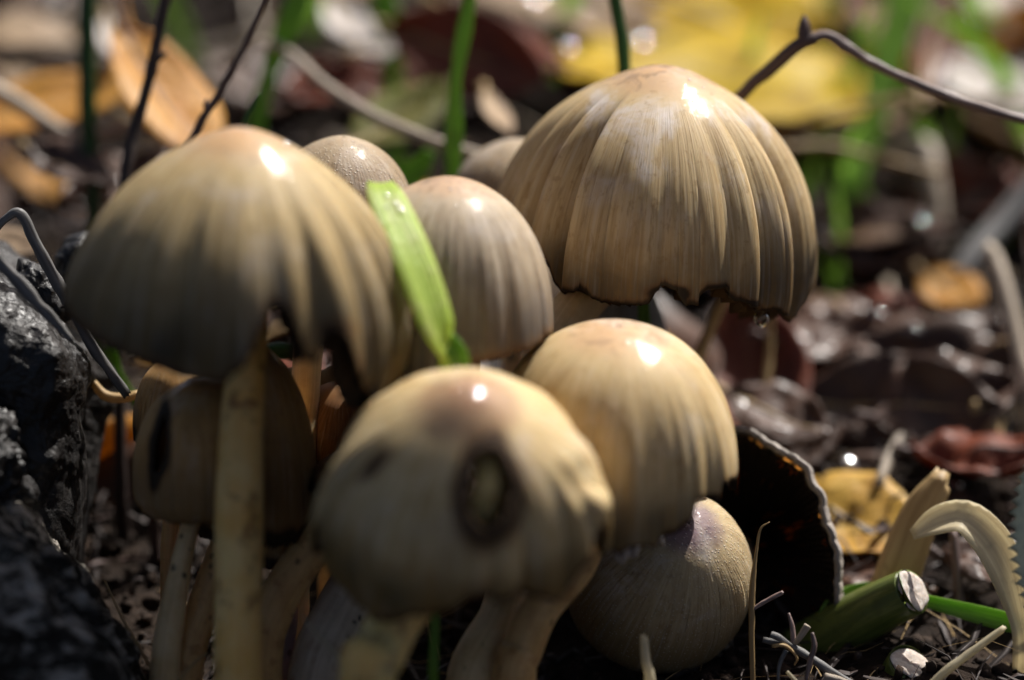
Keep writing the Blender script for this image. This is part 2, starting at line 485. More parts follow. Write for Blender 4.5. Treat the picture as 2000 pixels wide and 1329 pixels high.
lc = m.mix(m.rng(f1, 0.35, 0.65), (0.74, 0.84, 0.22), (0.45, 0.66, 0.09))
lc = m.mix(m.rng(f2, 0.5, 0.68, 0, 0.55), lc, (0.66, 0.66, 0.30))
lc = m.mix(m.rng(f2, 0.36, 0.24, 0, 0.6), lc, (0.20, 0.34, 0.05))
M['grass_bright'] = m.bsdf(lc, 0.35, 0.5, m.bump(m.math('ADD', f1, f2), 0.8, 0.03), trans=0.55)
M['grass_dark'] = stalk_material('grass_deep_green', (0.035, 0.10, 0.015), (0.02, 0.06, 0.012), 0.4, 0.2, 14)
M['straw'] = stalk_material('straw_pale', (0.50, 0.42, 0.33), (0.36, 0.29, 0.22), 0.5, 0.15, 12)
M['straw_tan'] = stalk_material('straw_tan', (0.52, 0.37, 0.18), (0.38, 0.25, 0.11), 0.5, 0.25, 12)
M['straw_white'] = stalk_material('straw_white', (0.76, 0.69, 0.5), (0.6, 0.52, 0.36), 0.45, 0.5, 10)
M['straw_grey'] = stalk_material('straw_grey', (0.17, 0.165, 0.16), (0.10, 0.095, 0.09), 0.45, None, 10)
M['twig'] = stalk_material('twig_brown', (0.10, 0.062, 0.052), (0.05, 0.03, 0.027), 0.55, None, 10)
M['twig_pale'] = stalk_material('twig_mauve', (0.27, 0.20, 0.18), (0.12, 0.075, 0.065), 0.5, None, 8)
M['twig_dark'] = stalk_material('twig_black', (0.045, 0.03, 0.026), (0.02, 0.013, 0.011), 0.6, None, 8)
M['green_bark'] = stalk_material('bark_green', (0.17, 0.20, 0.045), (0.09, 0.12, 0.025), 0.35, None, 16)
m = NT('cut_pith')
pv = m.noise(m.obj(), 9, 4, 0.6)
M['pith'] = m.bsdf(m.mix(m.rng(pv, 0.35, 0.65), (0.62, 0.56, 0.5), (0.40, 0.33, 0.28)), 0.7, 0.2, m.bump(pv, 0.6, 0.03), 0.2, scale=0.08)
m = NT('charred_wood')
n1 = m.noise(m.obj((1, 1, 1)), 2.0, 6, 0.7, 0.5)
n2 = m.noise(m.obj((1, 3, 3)), 4.0, 6, 0.72)
M['char'] = m.bsdf(m.mix(m.rng(n1, 0.4, 0.7), (0.007, 0.006, 0.006), (0.03, 0.026, 0.024)), m.rng(n2, 0.3, 0.7, 0.3, 0.65), 0.35,
                   m.bump(m.math('ADD', m.math('MULTIPLY', n1, 1.5), m.math('MULTIPLY', n2, 0.4)), 0.5, 0.08), coat=0.12, coatr=0.3)
m = NT('weathered_root')
n1 = m.noise(m.obj((0.7, 2.4, 2.4)), 2.2, 6, 0.68, 0.7)
n2 = m.noise(m.obj(), 6.0, 5, 0.7)
n3 = m.noise(m.obj(), 0.8, 3, 0.6)
rc = m.mix(m.rng(n1, 0.46, 0.66), (0.03, 0.026, 0.021), (0.5, 0.45, 0.39))
rc = m.mix(m.rng(n3, 0.54, 0.66, 0, 0.7), rc, (0.025, 0.022, 0.018))
rc = m.mix(m.rng(n2, 0.58, 0.72, 0, 0.6), rc, (0.42, 0.42, 0.36))
M['root'] = m.bsdf(rc, 0.85, 0.1, m.bump(m.math('ADD', n1, m.math('MULTIPLY', n2, 0.6)), 1.0, 0.12))
m = NT('water')
gl_ = m.n('BsdfGlossy')
gl_.inputs['Roughness'].default_value = 0.09
tr_ = m.n('BsdfTransparent')
fr_ = m.n('Fresnel')
fr_.inputs[0].default_value = 1.45
mx_ = m.n('MixShader')
m.set(mx_.inputs[0], fr_.outputs[0])
m.t.links.new(tr_.outputs[0], mx_.inputs[1])
m.t.links.new(gl_.outputs[0], mx_.inputs[2])
m.t.links.new(mx_.outputs[0], m.out.inputs[0])
M['water'] = m.m

# ------------------------------------------------------------------ ground
ax = np.concatenate([-np.geomspace(6000, 17, 26), np.linspace(-16, 16, 161), np.geomspace(17, 6000, 26)])
ay = np.concatenate([-np.geomspace(6000, 9, 26), np.linspace(-8.5, 26, 174), np.geomspace(27, 6000, 26)])
gx, gy = np.meshgrid(ax, ay)
gz = ground(gx, gy)
tag(mk('ground', np.stack([gx, gy, gz], -1).reshape(-1, 3), grid_faces(len(ay), len(ax)), M['soil'], base=(0, 0, 0)), kind='structure')

# ------------------------------------------------------------------ mushrooms
def cap_frame(axis):
    A = axis
    e1 = nrm(RT - (RT @ A) * A)
    return A, e1, np.cross(A, e1)
def cap_points(sp, th, ph):
    """surface point of a cap for ring angle th and polar angle ph (arrays)"""
    n = sp.get('n', 2.2)
    Rr, H = sp['Rc'], sp['Hc']
    sn, cs = np.sin(ph), np.cos(ph)
    r = Rr * np.abs(sn) ** (2 / n)
    z = np.where(cs >= 0, H * np.abs(cs) ** (2 / n), -H * sp.get('under', 0.7) * np.abs(cs))
    t = np.clip(ph / (math.pi / 2), 0, 1.4)
    k = sstep(0.15, 1.0, t)
    ln = sp.get('pleat', 0.02)
    r = r * (1 + ln * k * ring_noise(th, sp.get('pleats', 22), sp['seed']) + 0.5 * ln * k * ring_noise(th, 61, sp['seed'] + 1) + 0.03 * ring_noise(th, 5, sp['seed'] + 4))
    r = r + sp.get('stri', 0.012) * k * ring_noise(th, sp.get('nstri', 150), sp['seed'] + 2) * sp['Rc'] / 1.5
    for (t0, wl, wr, dep, s0) in sp.get('folds', []):
        x = (th - R_(t0) + math.pi) % (2 * math.pi) - math.pi
        g = np.where(x < 0, np.exp(-(x / R_(wl)) ** 2), np.exp(-(x / R_(wr)) ** 2))
        r = r * (1 - dep * g * sstep(s0, s0 + 0.55, t))
    um = sp.get('umbo', 0.05)
    z = z + H * um * np.exp(-(r / (0.30 * Rr)) ** 2)
    wb = 0.02 * Rr
    A, e1, e2 = sp['frame']
    p = sp['c'] + (r * np.cos(th))[..., None] * e1 + (r * np.sin(th))[..., None] * e2 + z[..., None] * A
    p = p + (vnoise(p * 1.7, sp['seed']) * wb * k)[..., None] * A
    return p
def make_cap(parent, mat, px, py, d, R, H, lean=0, tau=18, axis=None, seed=1, Nt=420, Nr=64, rim=None, dphi=90, thick=0.07,
             holes=(), stains=(), warts=(), edge_w=0.07, edge_amt=1.0, gills=True, ragged=2.0, gdepth=0.06, gill_mat=None, name='cap', **kw):
    sp = dict(kw)
    s = (DIST + d) / DIST / PXCM
    sp['Rc'], sp['Hc'], sp['seed'], sp['c'] = R * s, H * s, seed, P(px, py, d)
    ax_ = camvec(*axis) if axis is not None else camvec(math.sin(R_(lean)) * math.cos(R_(tau)), math.cos(R_(lean)) * math.cos(R_(tau)), math.sin(R_(tau)))
    sp['frame'] = cap_frame(ax_)
    # the seam of the ring lies at the far side
    th = math.pi / 2 + np.linspace(0, 2 * math.pi, Nt, endpoint=False)
    pm = R_(dphi) + R_(ragged) * (ring_noise(th, 40, seed + 20) + 0.6 * ring_noise(th, 110, seed + 21)) * 0.6
    if rim is not None:
        rx = np.array([q[0] for q in rim], float)
        ry = np.array([q[1] for q in rim], float)
        ph = np.linspace(R_(35), R_(min(dphi + 45, 140)), 260)
        T, PH = np.meshgrid(th, ph, indexing='ij')
        pts = cap_points(sp, T, PH)
        qx, qy = proj(pts)
        lim = np.interp(qx, rx, ry) + 3.0 * ring_noise(T, 170, seed + 33)
        hit = (qy >= lim) & (qx >= rx[0]) & (qx <= rx[-1])
        first = np.where(hit.any(1), hit.argmax(1), -1)
        front = np.sin(th) < 0.05
        for j in range(Nt):
            if front[j]:
                if first[j] >= 0: pm[j] = ph[first[j]]
                elif rx[0] < qx[j, 150] < rx[-1]: pm[j] = ph[-1]
    tt = np.linspace(0, 1, Nr) ** 0.9
    T, Q = np.meshgrid(th, tt, indexing='xy')
    PH = Q * pm[None, :]
    PH[0, :] = 0.004
    V = cap_points(sp, T, PH).reshape(-1, 3)
    for (wx, wy, wr_, wh) in warts:
        qx, qy = proj(V)
        fm = ((V - sp['c'] - 0.25 * sp['Hc'] * sp['frame'][0]) @ FW) < 0.25 * sp['Rc']
        V = V + nrm(V - sp['c']) * (fm * wh * np.exp(-((qx - wx) ** 2 + (qy - wy) ** 2) / wr_ ** 2))[:, None]
    edge = np.exp(-((pm[None, :] - PH) * sp['Rc'] / edge_w) ** 1.5).reshape(-1) * edge_amt
    F = grid_faces(Nr, Nt, True)
    qx, qy = proj(V)
    frontv = ((V - sp['c'] - 0.25 * sp['Hc'] * sp['frame'][0]) @ FW) < 0.0
    for (hx, hy, hw, hh, rot, burn) in holes:
        dx, dy = qx - hx, qy - hy
        c_, s_ = math.cos(R_(rot)), math.sin(R_(rot))
        u, v = dx * c_ + dy * s_, -dx * s_ + dy * c_
        pinch = np.where(v < 0, 1 - 0.22 * np.clip(-v / hh, 0, 1), 1.0)
        e = np.sqrt((u / (hw * pinch)) ** 2 + (v / hh) ** 2) + 0.13 * fbm(V * 7, 3, 3)
        # pull ring of vertices onto the outline so the opening has a clean torn edge
        inside = (e < 1) & frontv
        F = F[~inside[F].all(1)]
        e2 = np.clip(e - 1, 0, None) * min(hw, hh) / PXCM
        edge = np.maximum(edge, np.where(frontv, np.exp(-(e2 / burn) ** 1.3), 0))
    for (sx, sy, sw, sh, rot, amt) in stains:
        dx, dy = qx - sx, qy - sy
        c_, s_ = math.cos(R_(rot)), math.sin(R_(rot))
        u, v = dx * c_ + dy * s_, -dx * s_ + dy * c_
        edge = np.maximum(edge, np.where(frontv, amt * np.exp(-((u / sw) ** 2 + (v / sh) ** 2)), 0))
    uv = np.stack([((T - math.pi / 2) / (2 * math.pi)), PH / (math.pi / 2)], -1).reshape(-1, 2)
    cap = mk(name, V, F, mat, parent, uv, {'burn_mask': np.nan_to_num(edge)}, solid=thick)
    if gills:
        NG = 150
        tg = np.linspace(0, 2 * math.pi, NG, endpoint=False)
        pmg = np.interp(tg, np.sort(th % (2 * math.pi)), pm[np.argsort(th % (2 * math.pi))], period=2 * math.pi)
        qg = np.linspace(0.12, 0.97, 14)
        Tg, Qg = np.meshgrid(tg, qg, indexing='xy')
        pts = cap_points(sp, Tg, Qg * pmg[None, :])
        A = sp['frame'][0]
        axp = sp['c'] + ((pts - sp['c']) @ A)[..., None] * A
        deep = np.where(np.arange(NG) % 2 == 0, 0.80, 0.92)[None, :, None]
        pts = axp + (pts - axp) * deep - (gdepth + 0.05 * (np.arange(NG) % 2 == 0))[None, :, None] * sp['Hc'] * A
        gf = grid_faces(14, NG, True)
        ggx, ggy = proj(pts.reshape(-1, 3))
        for (hx, hy, hw, hh, rot, burn) in holes:
            ins = (((ggx - hx) / (hw * 1.5)) ** 2 + ((ggy - hy) / (hh * 1.4)) ** 2 < 1) & (((pts.reshape(-1, 3) - sp['c']) @ FW) < 0.3)
            gf = gf[~ins[gf].any(1)]
        g = mk('gills', pts.reshape(-1, 3), gf, gill_mat or M['gills'], parent,
               np.stack([Tg / (2 * math.pi), Qg], -1).reshape(-1, 2), smooth=False)
        g['kind'] = 'stuff'
    return sp, cap
def make_stem(parent, mat, pts, wob=0.05, seed=1, sides=22, n=54, ground_end=True, name='stem', flat=1.0, dx=0.0):
    path = [P(a, b, c) for a, b, c, r in pts]
    rad = [r * (DIST + c) / DIST / PXCM for a, b, c, r in pts]
    if ground_end:
        last = path[-1]
        path.append(to_ground(last, dx))
        rad.append(rad[-1] * 1.08)
    V, F, uv = tube(path, rad, sides, n, wob, seed, flat, bump=0.012)
    return mk(name, V, F, mat, parent, uv)
def mush(label, pts, group='ink cap mushrooms of the cluster', name='mushroom'):
    b = P(*pts)
    b = to_ground(b, 0, 0.0)
    return thing(name, label, 'mushroom', b, group)

# large cap at the back right
t = mush('tall mushroom with the highest big buff pleated cap, glossy top and torn dark hem', (930, 1329, -0.9))
make_cap(t, M['cap_big'], 1273, 512, 1.2, 312, 352, lean=3, tau=15, n=2.12, seed=21, Nt=720, Nr=80, nstri=230, pleat=0.024, pleats=19, stri=0.006, umbo=0.07,
         folds=[(233, 13, 2.5, 0.30, 0.10), (212, 11, 2.5, 0.20, 0.10), (194, 10, 3, 0.12, 0.15), (250, 5, 3, 0.04, 0.15), (312, 3, 9, 0.07, 0.12), (332, 2.5, 13, 0.22, 0.08), (296, 4, 7, 0.04, 0.12), (270, 4, 5, 0.025, 0.25)],
         rim=[(955, 400), (985, 418), (1015, 440), (1060, 505), (1074, 520), (1080, 548), (1100, 572), (1140, 562), (1160, 582), (1200, 590), (1262, 590), (1275, 566), (1300, 556), (1322, 566), (1335, 592), (1362, 590),
              (1375, 565), (1408, 556), (1425, 582), (1455, 590), (1475, 606), (1510, 600), (1535, 624), (1552, 600), (1572, 570), (1590, 520)],
         stains=[(1280, 572, 22, 16, 0, 0.9), (1325, 572, 18, 16, 0, 0.95), (1405, 570, 34, 12, 20, 0.9), (1455, 590, 26, 8, 10, 0.9)], edge_w=0.05, edge_amt=0.75)
make_stem(t, M['stem_cream'], [(1262, 300, 1.2, 34), (1235, 470, 1.1, 36), (1112, 620, 0.5, 46), (1045, 760, 0.2, 44), (1015, 950, -0.1, 44), (990, 1180, -0.6, 46), (930, 1329, -0.9, 58)], seed=3)

# front left cap on the long yellow stem
t = mush('wide olive buff cap mushroom, two dark notches in its hem, long thick yellow stem', (465, 1329, -1.75))
make_cap(t, M['cap_left'], 462, 640, -1.75, 320, 364, lean=2, tau=17, n=1.88, seed=41, Nt=540, Nr=76, pleat=0.04, pleats=17, stri=0.012, umbo=0.06,
         folds=[(285, 6, 8, 0.05, 0.15), (305, 8, 4, 0.08, 0.2), (322, 6, 8, 0.07, 0.2), (340, 5, 8, 0.06, 0.2), (252, 8, 5, 0.05, 0.2), (232, 8, 5, 0.05, 0.2), (212, 8, 5, 0.05, 0.25)],
         rim=[(130, 560), (150, 625), (200, 668), (260, 700), (320, 722), (380, 738), (430, 745), (470, 718), (495, 670), (510, 625), (535, 600), (560, 605), (575, 645), (588, 695), (606, 708), (620, 688), (636, 655), (655, 645), (672, 660),
              (682, 700), (695, 745), (722, 782), (748, 778), (770, 745), (785, 690), (798, 600)],
         gdepth=0.06, stains=[(538, 600, 36, 26, 0, 0.5), (502, 650, 16, 28, 0, 0.4), (650, 645, 36, 26, 0, 0.5), (688, 715, 14, 36, 0, 0.3)], edge_w=0.07, edge_amt=0.7)
make_stem(t, M['stem_yellow'], [(500, 420, -1.75, 34), (488, 640, -1.8, 36), (476, 760, -1.85, 40), (468, 950, -1.85, 47), (466, 1150, -1.8, 48), (464, 1329, -1.75, 47)], seed=5, wob=0.04)

# middle cap behind the bright blade
t = mush('smooth greyish bell cap mushroom behind the lime green grass piece', (640, 1329, -0.7))
make_cap(t, M['cap_mid'], 866, 668, -0.75, 204, 304, lean=3, tau=12, n=2.25, seed=61, Nt=460, Nr=70, pleat=0.02, pleats=24, stri=0.013, umbo=0.03,
         folds=[(285, 6, 8, 0.03, 0.3), (305, 7, 5, 0.03, 0.3)],
         rim=[(690, 690), (740, 725), (790, 738), (860, 728), (920, 706), (980, 692), (1030, 675), (1075, 640)], edge_w=0.05, edge_amt=0.4)
make_stem(t, M['stem_grey'], [(890, 450, -0.7, 34), (905, 620, -0.6, 36), (890, 760, -0.5, 40), (840, 900, -0.5, 44), (740, 1080, -0.55, 52), (672, 1200, -0.6, 60), (625, 1329, -0.65, 66)], seed=7, wob=0.07)

# right-hand honey cap
t = mush('glossy honey coloured dome cap mushroom in front of the black open cap', (1000, 1329, -1.1))
make_cap(t, M['cap_right'], 1192, 950, -0.75, 238, 312, lean=2, tau=21, n=2.35, seed=81, Nt=480, Nr=70, pleat=0.04, pleats=17, stri=0.008, umbo=0.03,
         folds=[(255, 7, 9, 0.03, 0.3), (290, 8, 8, 0.03, 0.3), (318, 8, 6, 0.05, 0.4)],
         rim=[(960, 985), (1040, 1030), (1110, 1060), (1150, 1050), (1180, 1068), (1215, 1072), (1240, 1058), (1270, 1064), (1292, 1040), (1320, 1030), (1348, 1000), (1352, 972), (1380, 968), (1398, 970), (1402, 942), (1425, 932), (1440, 890)],
         stains=[(1385, 966, 26, 8, 0, 0.6)], edge_w=0.03, edge_amt=0.6)
make_stem(t, M['stem_brown'], [(1205, 760, -0.75, 32), (1190, 940, -0.8, 34), (1135, 1090, -1.1, 36), (1055, 1190, -1.15, 38), (1020, 1270, -1.15, 42), (1003, 1329, -1.15, 46)], seed=9)
# pale ragged veil under its hem
vp = []
for i, u in enumerate(np.linspace(0, 1, 26)):
    for j, v in enumerate(np.linspace(0, 1, 7)):
        x = 1205 + 92 * u
        y = 1068 - 34 * u + v * (24 + 12 * math.sin(u * 7) + 6 * math.sin(u * 19)) 
        vp.append(P(x, y, -1.5 + 0.25 * u + 0.05 * math.sin(u * 26) + 0.05 * v))
mk('veil_remnant', np.array(vp), grid_faces(26, 7), M['pith'], t, solid=0.025)

# front middle cap with the hole
t = mush('yellow buff cap mushroom leaning forward with an oval dark hole eaten in it', (725, 1329, -2.6))
make_cap(t, M['cap_front'], 898, 1018, -2.4, 258, 292, lean=4, tau=41, n=2.1, seed=101, Nt=520, Nr=90, pleat=0.075, pleats=15, stri=0.008, umbo=0.12,
         folds=[(262, 9, 9, 0.07, 0.45), (283, 9, 9, 0.08, 0.5), (300, 7, 7, 0.09, 0.35), (322, 9, 8, 0.05, 0.4), (235, 9, 8, 0.04, 0.45)],
         rim=[(625, 1020), (650, 1105), (690, 1160), (735, 1200), (770, 1206), (800, 1192), (850, 1190), (890, 1186), (915, 1160), (950, 1158), (985, 1166), (1010, 1142), (1040, 1158), (1080, 1166), (1115, 1130), (1145, 1080), (1170, 1000)],
         warts=[(1148, 985, 24, 0.10), (1110, 900, 30, 0.05)], holes=[(952, 955, 46, 76, 0, 0.11)], stains=[(742, 912, 48, 16, -47, 0.62), (925, 845, 30, 34, 0, 0.12), (932, 1150, 44, 26, 0, 0.3), (1045, 1150, 34, 22, 0, 0.28), (760, 1200, 60, 14, 0, 0.35), (860, 1188, 50, 12, 0, 0.3), (958, 868, 24, 30, 0, 0.5)], edge_w=0.06, edge_amt=0.75)
make_stem(t, M['stem_yellow'], [(935, 850, -2.95, 26), (950, 955, -3.4, 30), (890, 1080, -2.75, 44), (785, 1195, -2.5, 50), (738, 1280, -2.6, 54), (718, 1329, -2.6, 56)], seed=11, wob=0.04)

# low brown caps behind the long yellow stem
t = mush('small wet brown cap mushroom with a black slit, tucked beneath the olive cap', (322, 1329, -0.95))
make_cap(t, M['cap_low'], 398, 950, -0.95, 126, 192, lean=-2, tau=14, n=2.3, seed=121, Nt=360, Nr=64, pleat=0.03, pleats=14, stri=0.008, dphi=118, ragged=3, under=0.35,
         holes=[(322, 872, 13, 58, 8, 0.03)], edge_w=0.04, edge_amt=0.6)
make_stem(t, M['stem_cream'], [(398, 860, -0.95, 18), (385, 980, -0.95, 18), (363, 1060, -0.95, 20), (338, 1190, -0.95, 26), (322, 1329, -0.95, 31)], seed=13)
t = mush('dull brown egg shaped cap mushroom half hidden by the long yellow stem', (350, 1329, -0.7))
make_cap(t, M['cap_low'], 500, 975, -0.6, 106, 285, lean=-1, tau=12, n=2.2, seed=131, Nt=320, Nr=56, pleat=0.03, pleats=12, stri=0.006, dphi=108, ragged=3)
make_stem(t, M['stem_brown'], [(495, 820, -0.6, 22), (480, 960, -0.62, 24), (430, 1080, -0.65, 26), (395, 1190, -0.7, 30), (360, 1329, -0.75, 34)], seed=15)
t = mush('small dull brown cap mushroom behind the slit brown cap', (300, 1250, 0.2))
make_cap(t, M['cap_low'], 350, 850, 0.1, 76, 140, lean=-3, tau=16, seed=141, Nt=240, Nr=40, gills=False)
make_stem(t, M['stem_brown'], [(350, 790, 0.1, 14), (345, 900, 0.1, 15), (330, 1100, 0.15, 17)], seed=16)

# speckled cap and others behind
t = mush('speckled sparkling cap mushroom with pale straight stem, between the olive and greyish caps', (575, 1120, 0.6))
make_cap(t, M['cap_grain'], 665, 455, 0.7, 136, 172, lean=2, tau=18, n=2.2, seed=151, Nt=320, Nr=56, pleat=0.015)
make_stem(t, M['stem_cream'], [(655, 330, 0.7, 26), (640, 470, 0.55, 28), (606, 650, 0.1, 29), (596, 760, -0.05, 30), (583, 900, -0.05, 31), (570, 1060, 0.1, 33)], seed=17)
t = mush('brownish cap mushroom peeking out behind the highest pleated cap', (1000, 900, 2.2))
make_cap(t, M['cap_grain'], 1010, 415, 2.2, 116, 128, lean=0, tau=20, seed=161, Nt=240, Nr=40, gills=False)
make_stem(t, M['stem_cream'], [(1010, 330, 2.2, 20), (1005, 450, 2.2, 22), (1000, 800, 2.2, 24)], seed=18)
t = mush('grey furrowed old cap mushroom beneath the highest cap', (1180, 1100, 1.2))
make_cap(t, M['cap_grey'], 1205, 690, 1.9, 84, 140, lean=2, tau=16, seed=171, Nt=260, Nr=40, pleat=0.05, gills=False)
make_stem(t, M['stem_grey'], [(1205, 620, 1.9, 20), (1200, 800, 1.9, 22), (1190, 1000, 1.9, 24)], seed=19)
t = mush('flattened rust brown old cap mushroom between the pale stem and the holed cap', (640, 1150, 0.9))
make_cap(t, M['cap_brown'], 655, 905, 0.45, 74, 158, lean=6, tau=30, n=2.6, seed=181, Nt=260, Nr=40, pleat=0.02, gills=False)
make_stem(t, M['stem_brown'], [(650, 800, 0.5, 16), (645, 950, 0.6, 18), (640, 1080, 0.8, 20)], seed=20)
t = mush('small brown grey cap mushroom on a slanting tan stem behind the holed cap', (520, 1290, -0.75))
make_cap(t, M['cap_brown'], 672, 985, -0.7, 74, 100, lean=32, tau=12, seed=191, Nt=240, Nr=40, pleat=0.03, gills=False)
make_stem(t, M['stem_brown'], [(690, 950, -0.7, 36), (640, 1025, -0.75, 38), (580, 1110, -0.8, 40), (535, 1190, -0.8, 40), (515, 1290, -0.8, 38)], seed=22)
t = mush('tiny brown button mushroom with wet shiny top beside the long yellow stem', (548, 1190, -0.3), name='button_mushroom')
make_cap(t, M['cap_low'], 545, 1095, -0.3, 40, 52, lean=5, tau=20, seed=201, Nt=160, Nr=30, gills=False)
make_stem(t, M['stem_mauve'], [(546, 1070, -0.3, 22), (556, 1130, -0.3, 24), (560, 1200, -0.35, 22), (556, 1280, -0.4, 20)], seed=23)

# round granular young cap
t = mush('round granular closed young cap mushroom with a purplish spot, beside the black open cap', (1280, 1300, 0.0))
make_cap(t, M['cap_round'], 1284, 1140, 0.5, 166, 205, lean=24, tau=52, n=2.05, seed=211, Nt=640, Nr=80, pleat=0.008, nstri=260, stri=0.008, dphi=122, ragged=3, gills=False, umbo=0.0,
         stains=[(1338, 1030, 26, 22, 0, 0.25)], edge_amt=0.3)
make_stem(t, M['stem_brown'], [(1290, 1100, 0.6, 30), (1270, 1220, 0.75, 36), (1262, 1300, 0.8, 38)], seed=24)

# black open cap with its gills towards the lens
t = mush('black inky open old cap mushroom tipped on edge, showing dark gills and pale rim', (1420, 1329, 0.6))
sp, ck = make_cap(t, M['ink_skin'], 1392, 1100, 1.3, 272, 92, axis=(0.56, 0.16, -0.8), n=2.0, seed=231, Nt=420, Nr=50, pleat=0.045, pleats=30, gills=False, ragged=5, edge_amt=0.0, thick=0.06)
NG = 260
tg = np.linspace(0, 2 * math.pi, NG, endpoint=False)
qg = np.linspace(0.12, 0.985, 16)
Tg, Qg = np.meshgrid(tg, qg, indexing='xy')
pts = cap_points(sp, Tg, Qg * R_(87))
A = sp['frame'][0]
axp = sp['c'] + ((pts - sp['c']) @ A)[..., None] * A
pts = axp + (pts - axp) * 0.985 - (0.05 + 0.10 * (np.arange(NG) % 2 == 0))[None, :, None] * np.sin(Qg * math.pi)[..., None] * A - 0.035 * A
g = mk('gills', pts.reshape(-1, 3), grid_faces(16, NG, True), M['ink'], t, np.stack([((Tg - math.pi / 2) / (2 * math.pi)) % 1.0, Qg * 87 / 90], -1).reshape(-1, 2), smooth=False)
g['kind'] = 'stuff'
make_stem(t, M['stem_grey'], [(1420, 1090, 1.6, 26), (1400, 1140, 0.95, 28), (1400, 1260, 0.9, 30), (1410, 1329, 1.0, 32)], seed=25)

# ------------------------------------------------------------------ grass, twigs, straw
def blade_mesh(pts, widths, n=30, fold=0.25, normal=None, m=5, tip=True):
    """grass blade: pts (cm), widths (cm)"""
    q = catmull(np.column_stack([np.asarray(pts, float), widths]), n)
    c, w_ = q[:, :3], q[:, 3]
    t = nrm(np.gradient(c, axis=0))
    nn = np.asarray(normal if normal is not None else -FW, float)
    a = nrm(np.cross(t, nn))
    b = np.cross(a, t)
    u = np.linspace(-1, 1, m)
    V = c[:, None, :] + 0.5 * w_[:, None, None] * (u[None, :, None] * a[:, None, :] + fold * (np.abs(u) ** 1.5)[None, :, None] * b[:, None, :])
    uv = np.stack(np.broadcast_arrays(u[None, :] * 0.5 + 0.5, np.linspace(0, 1, n)[:, None]), -1).reshape(-1, 2)
    return V.reshape(-1, 3), grid_faces(n, m), uv
def pw(w_, d): return w_ * (DIST + d) / DIST / PXCM
def blade(label, pts, mat, cat='grass', name='grass_blade', group=None, fold=0.25, root=True, normal=None, solid=0.012):
    path = [P(a, b, c) for a, b, c, w_ in pts]
    wd = [pw(w_, c) for a, b, c, w_ in pts]
    if root:
        path.append(to_ground(path[-1], 0, 0.2))
        wd.append(wd[-1])
    V, F, uv = blade_mesh(path, wd, fold=fold, normal=normal)
    return tag(mk(name, V, F, mat, None, uv, solid=solid), label, cat, group)
def stalk(label, pts, mat, cat='stalk', name='dry_stalk', group=None, root=False, n=30, sides=10, wob=0.1, seed=0, flat=1.0):
    path = [P(a, b, c) for a, b, c, w_ in pts]
    rd = [pw(w_, c) / 2 for a, b, c, w_ in pts]
    if root:
        path.append(to_ground(path[-1], 0, 0.2))
        rd.append(rd[-1])
    V, F, uv = tube(path, rd, sides, n, wob, seed, flat, rag=0.7)
    return tag(mk(name, V, F, mat, None, uv), label, cat, group)

blade('broad lime green piece of grass lying across the greyish bell cap', [(742, 358, -1.5, 50), (754, 385, -1.65, 72), (782, 450, -1.9, 82), (820, 540, -2.15, 80), (854, 640, -2.3, 72), (878, 705, -2.15, 50), (880, 745, -2.2, 36)], M['grass_bright'], fold=0.2, root=False, solid=0.03, normal=camvec(0.25, 0.68, 0.7))
blade('short folded green grass end curling against the lime green piece', [(868, 655, -2.1, 30), (893, 690, -2.2, 36), (900, 720, -2.2, 30), (890, 745, -2.2, 18)], M['grass'], fold=0.5, root=False)
blade('thin upright green blade under the holed cap', [(850, 1150, -1.6, 14), (849, 1230, -1.6, 17), (846, 1329, -1.6, 18)], M['grass'])
blade('tall narrow green blade rising between the greyish cap and highest cap', [(925, -40, 2.6, 14), (906, 60, 2.6, 30), (890, 160, 2.6, 22), (886, 260, 2.6, 36), (884, 345, 2.6, 30), (890, 700, 2.6, 26)], M['grass'])
blade('short green blade tip left of the tall narrow blade', [(842, 295, 3.4, 20), (822, 325, 3.4, 40), (800, 370, 3.4, 40), (800, 600, 3.4, 30)], M['grass'])
stalk('smooth dark green stem rising behind the highest pleated cap', [(1196, -40, 2.0, 24), (1208, 40, 2.0, 26), (1220, 150, 2.0, 27), (1235, 600, 2.0, 27)], M['grass_dark'], 'stem', 'green_shoot', root=True)
blade('green blade seen below the hem of the highest cap', [(1252, 540, 1.0, 20), (1258, 620, 1.0, 22), (1262, 720, 1.0, 22)], M['grass'])
blade('bright green blade leaning behind the olive cap', [(600, -40, 4.2, 40), (562, 50, 4.2, 46), (528, 140, 4.3, 30), (500, 250, 4.3, 34), (490, 400, 4.3, 30)], M['grass'])
stalk('deep green upright stem in front of the orange leaf', [(172, -40, 3.6, 34), (170, 80, 3.6, 36), (172, 220, 3.6, 34), (180, 340, 3.6, 30), (185, 500, 3.7, 28)], M['grass_dark'], 'stem', 'green_shoot', root=True)
stalk('short green shoot beside the top of the olive cap', [(505, 184, 1.2, 6), (492, 212, 1.2, 12), (476, 250, 1.2, 14), (440, 420, 1.2, 14)], M['grass_dark'], 'shoot', 'green_shoot', root=True)
blade('wide yellow green blade behind the dark red leaf', [(752, -40, 6.5, 40), (752, 30, 6.5, 52), (764, 90, 6.5, 40), (770, 200, 6.6, 30)], M['grass'])
blade('bright green blade beneath the budded twig, by the yellow leaf', [(1775, -40, 7.0, 66), (1752, 60, 6.8, 64), (1722, 160, 6.6, 60), (1690, 270, 6.4, 56), (1650, 400, 6.2, 50)], M['grass'])
blade('green blade arching out from the green cut stalk', [(1720, 1148, 0.9, 26), (1665, 1156, 0.8, 26), (1620, 1182, 0.7, 22), (1590, 1250, 0.7, 20)], M['grass'])
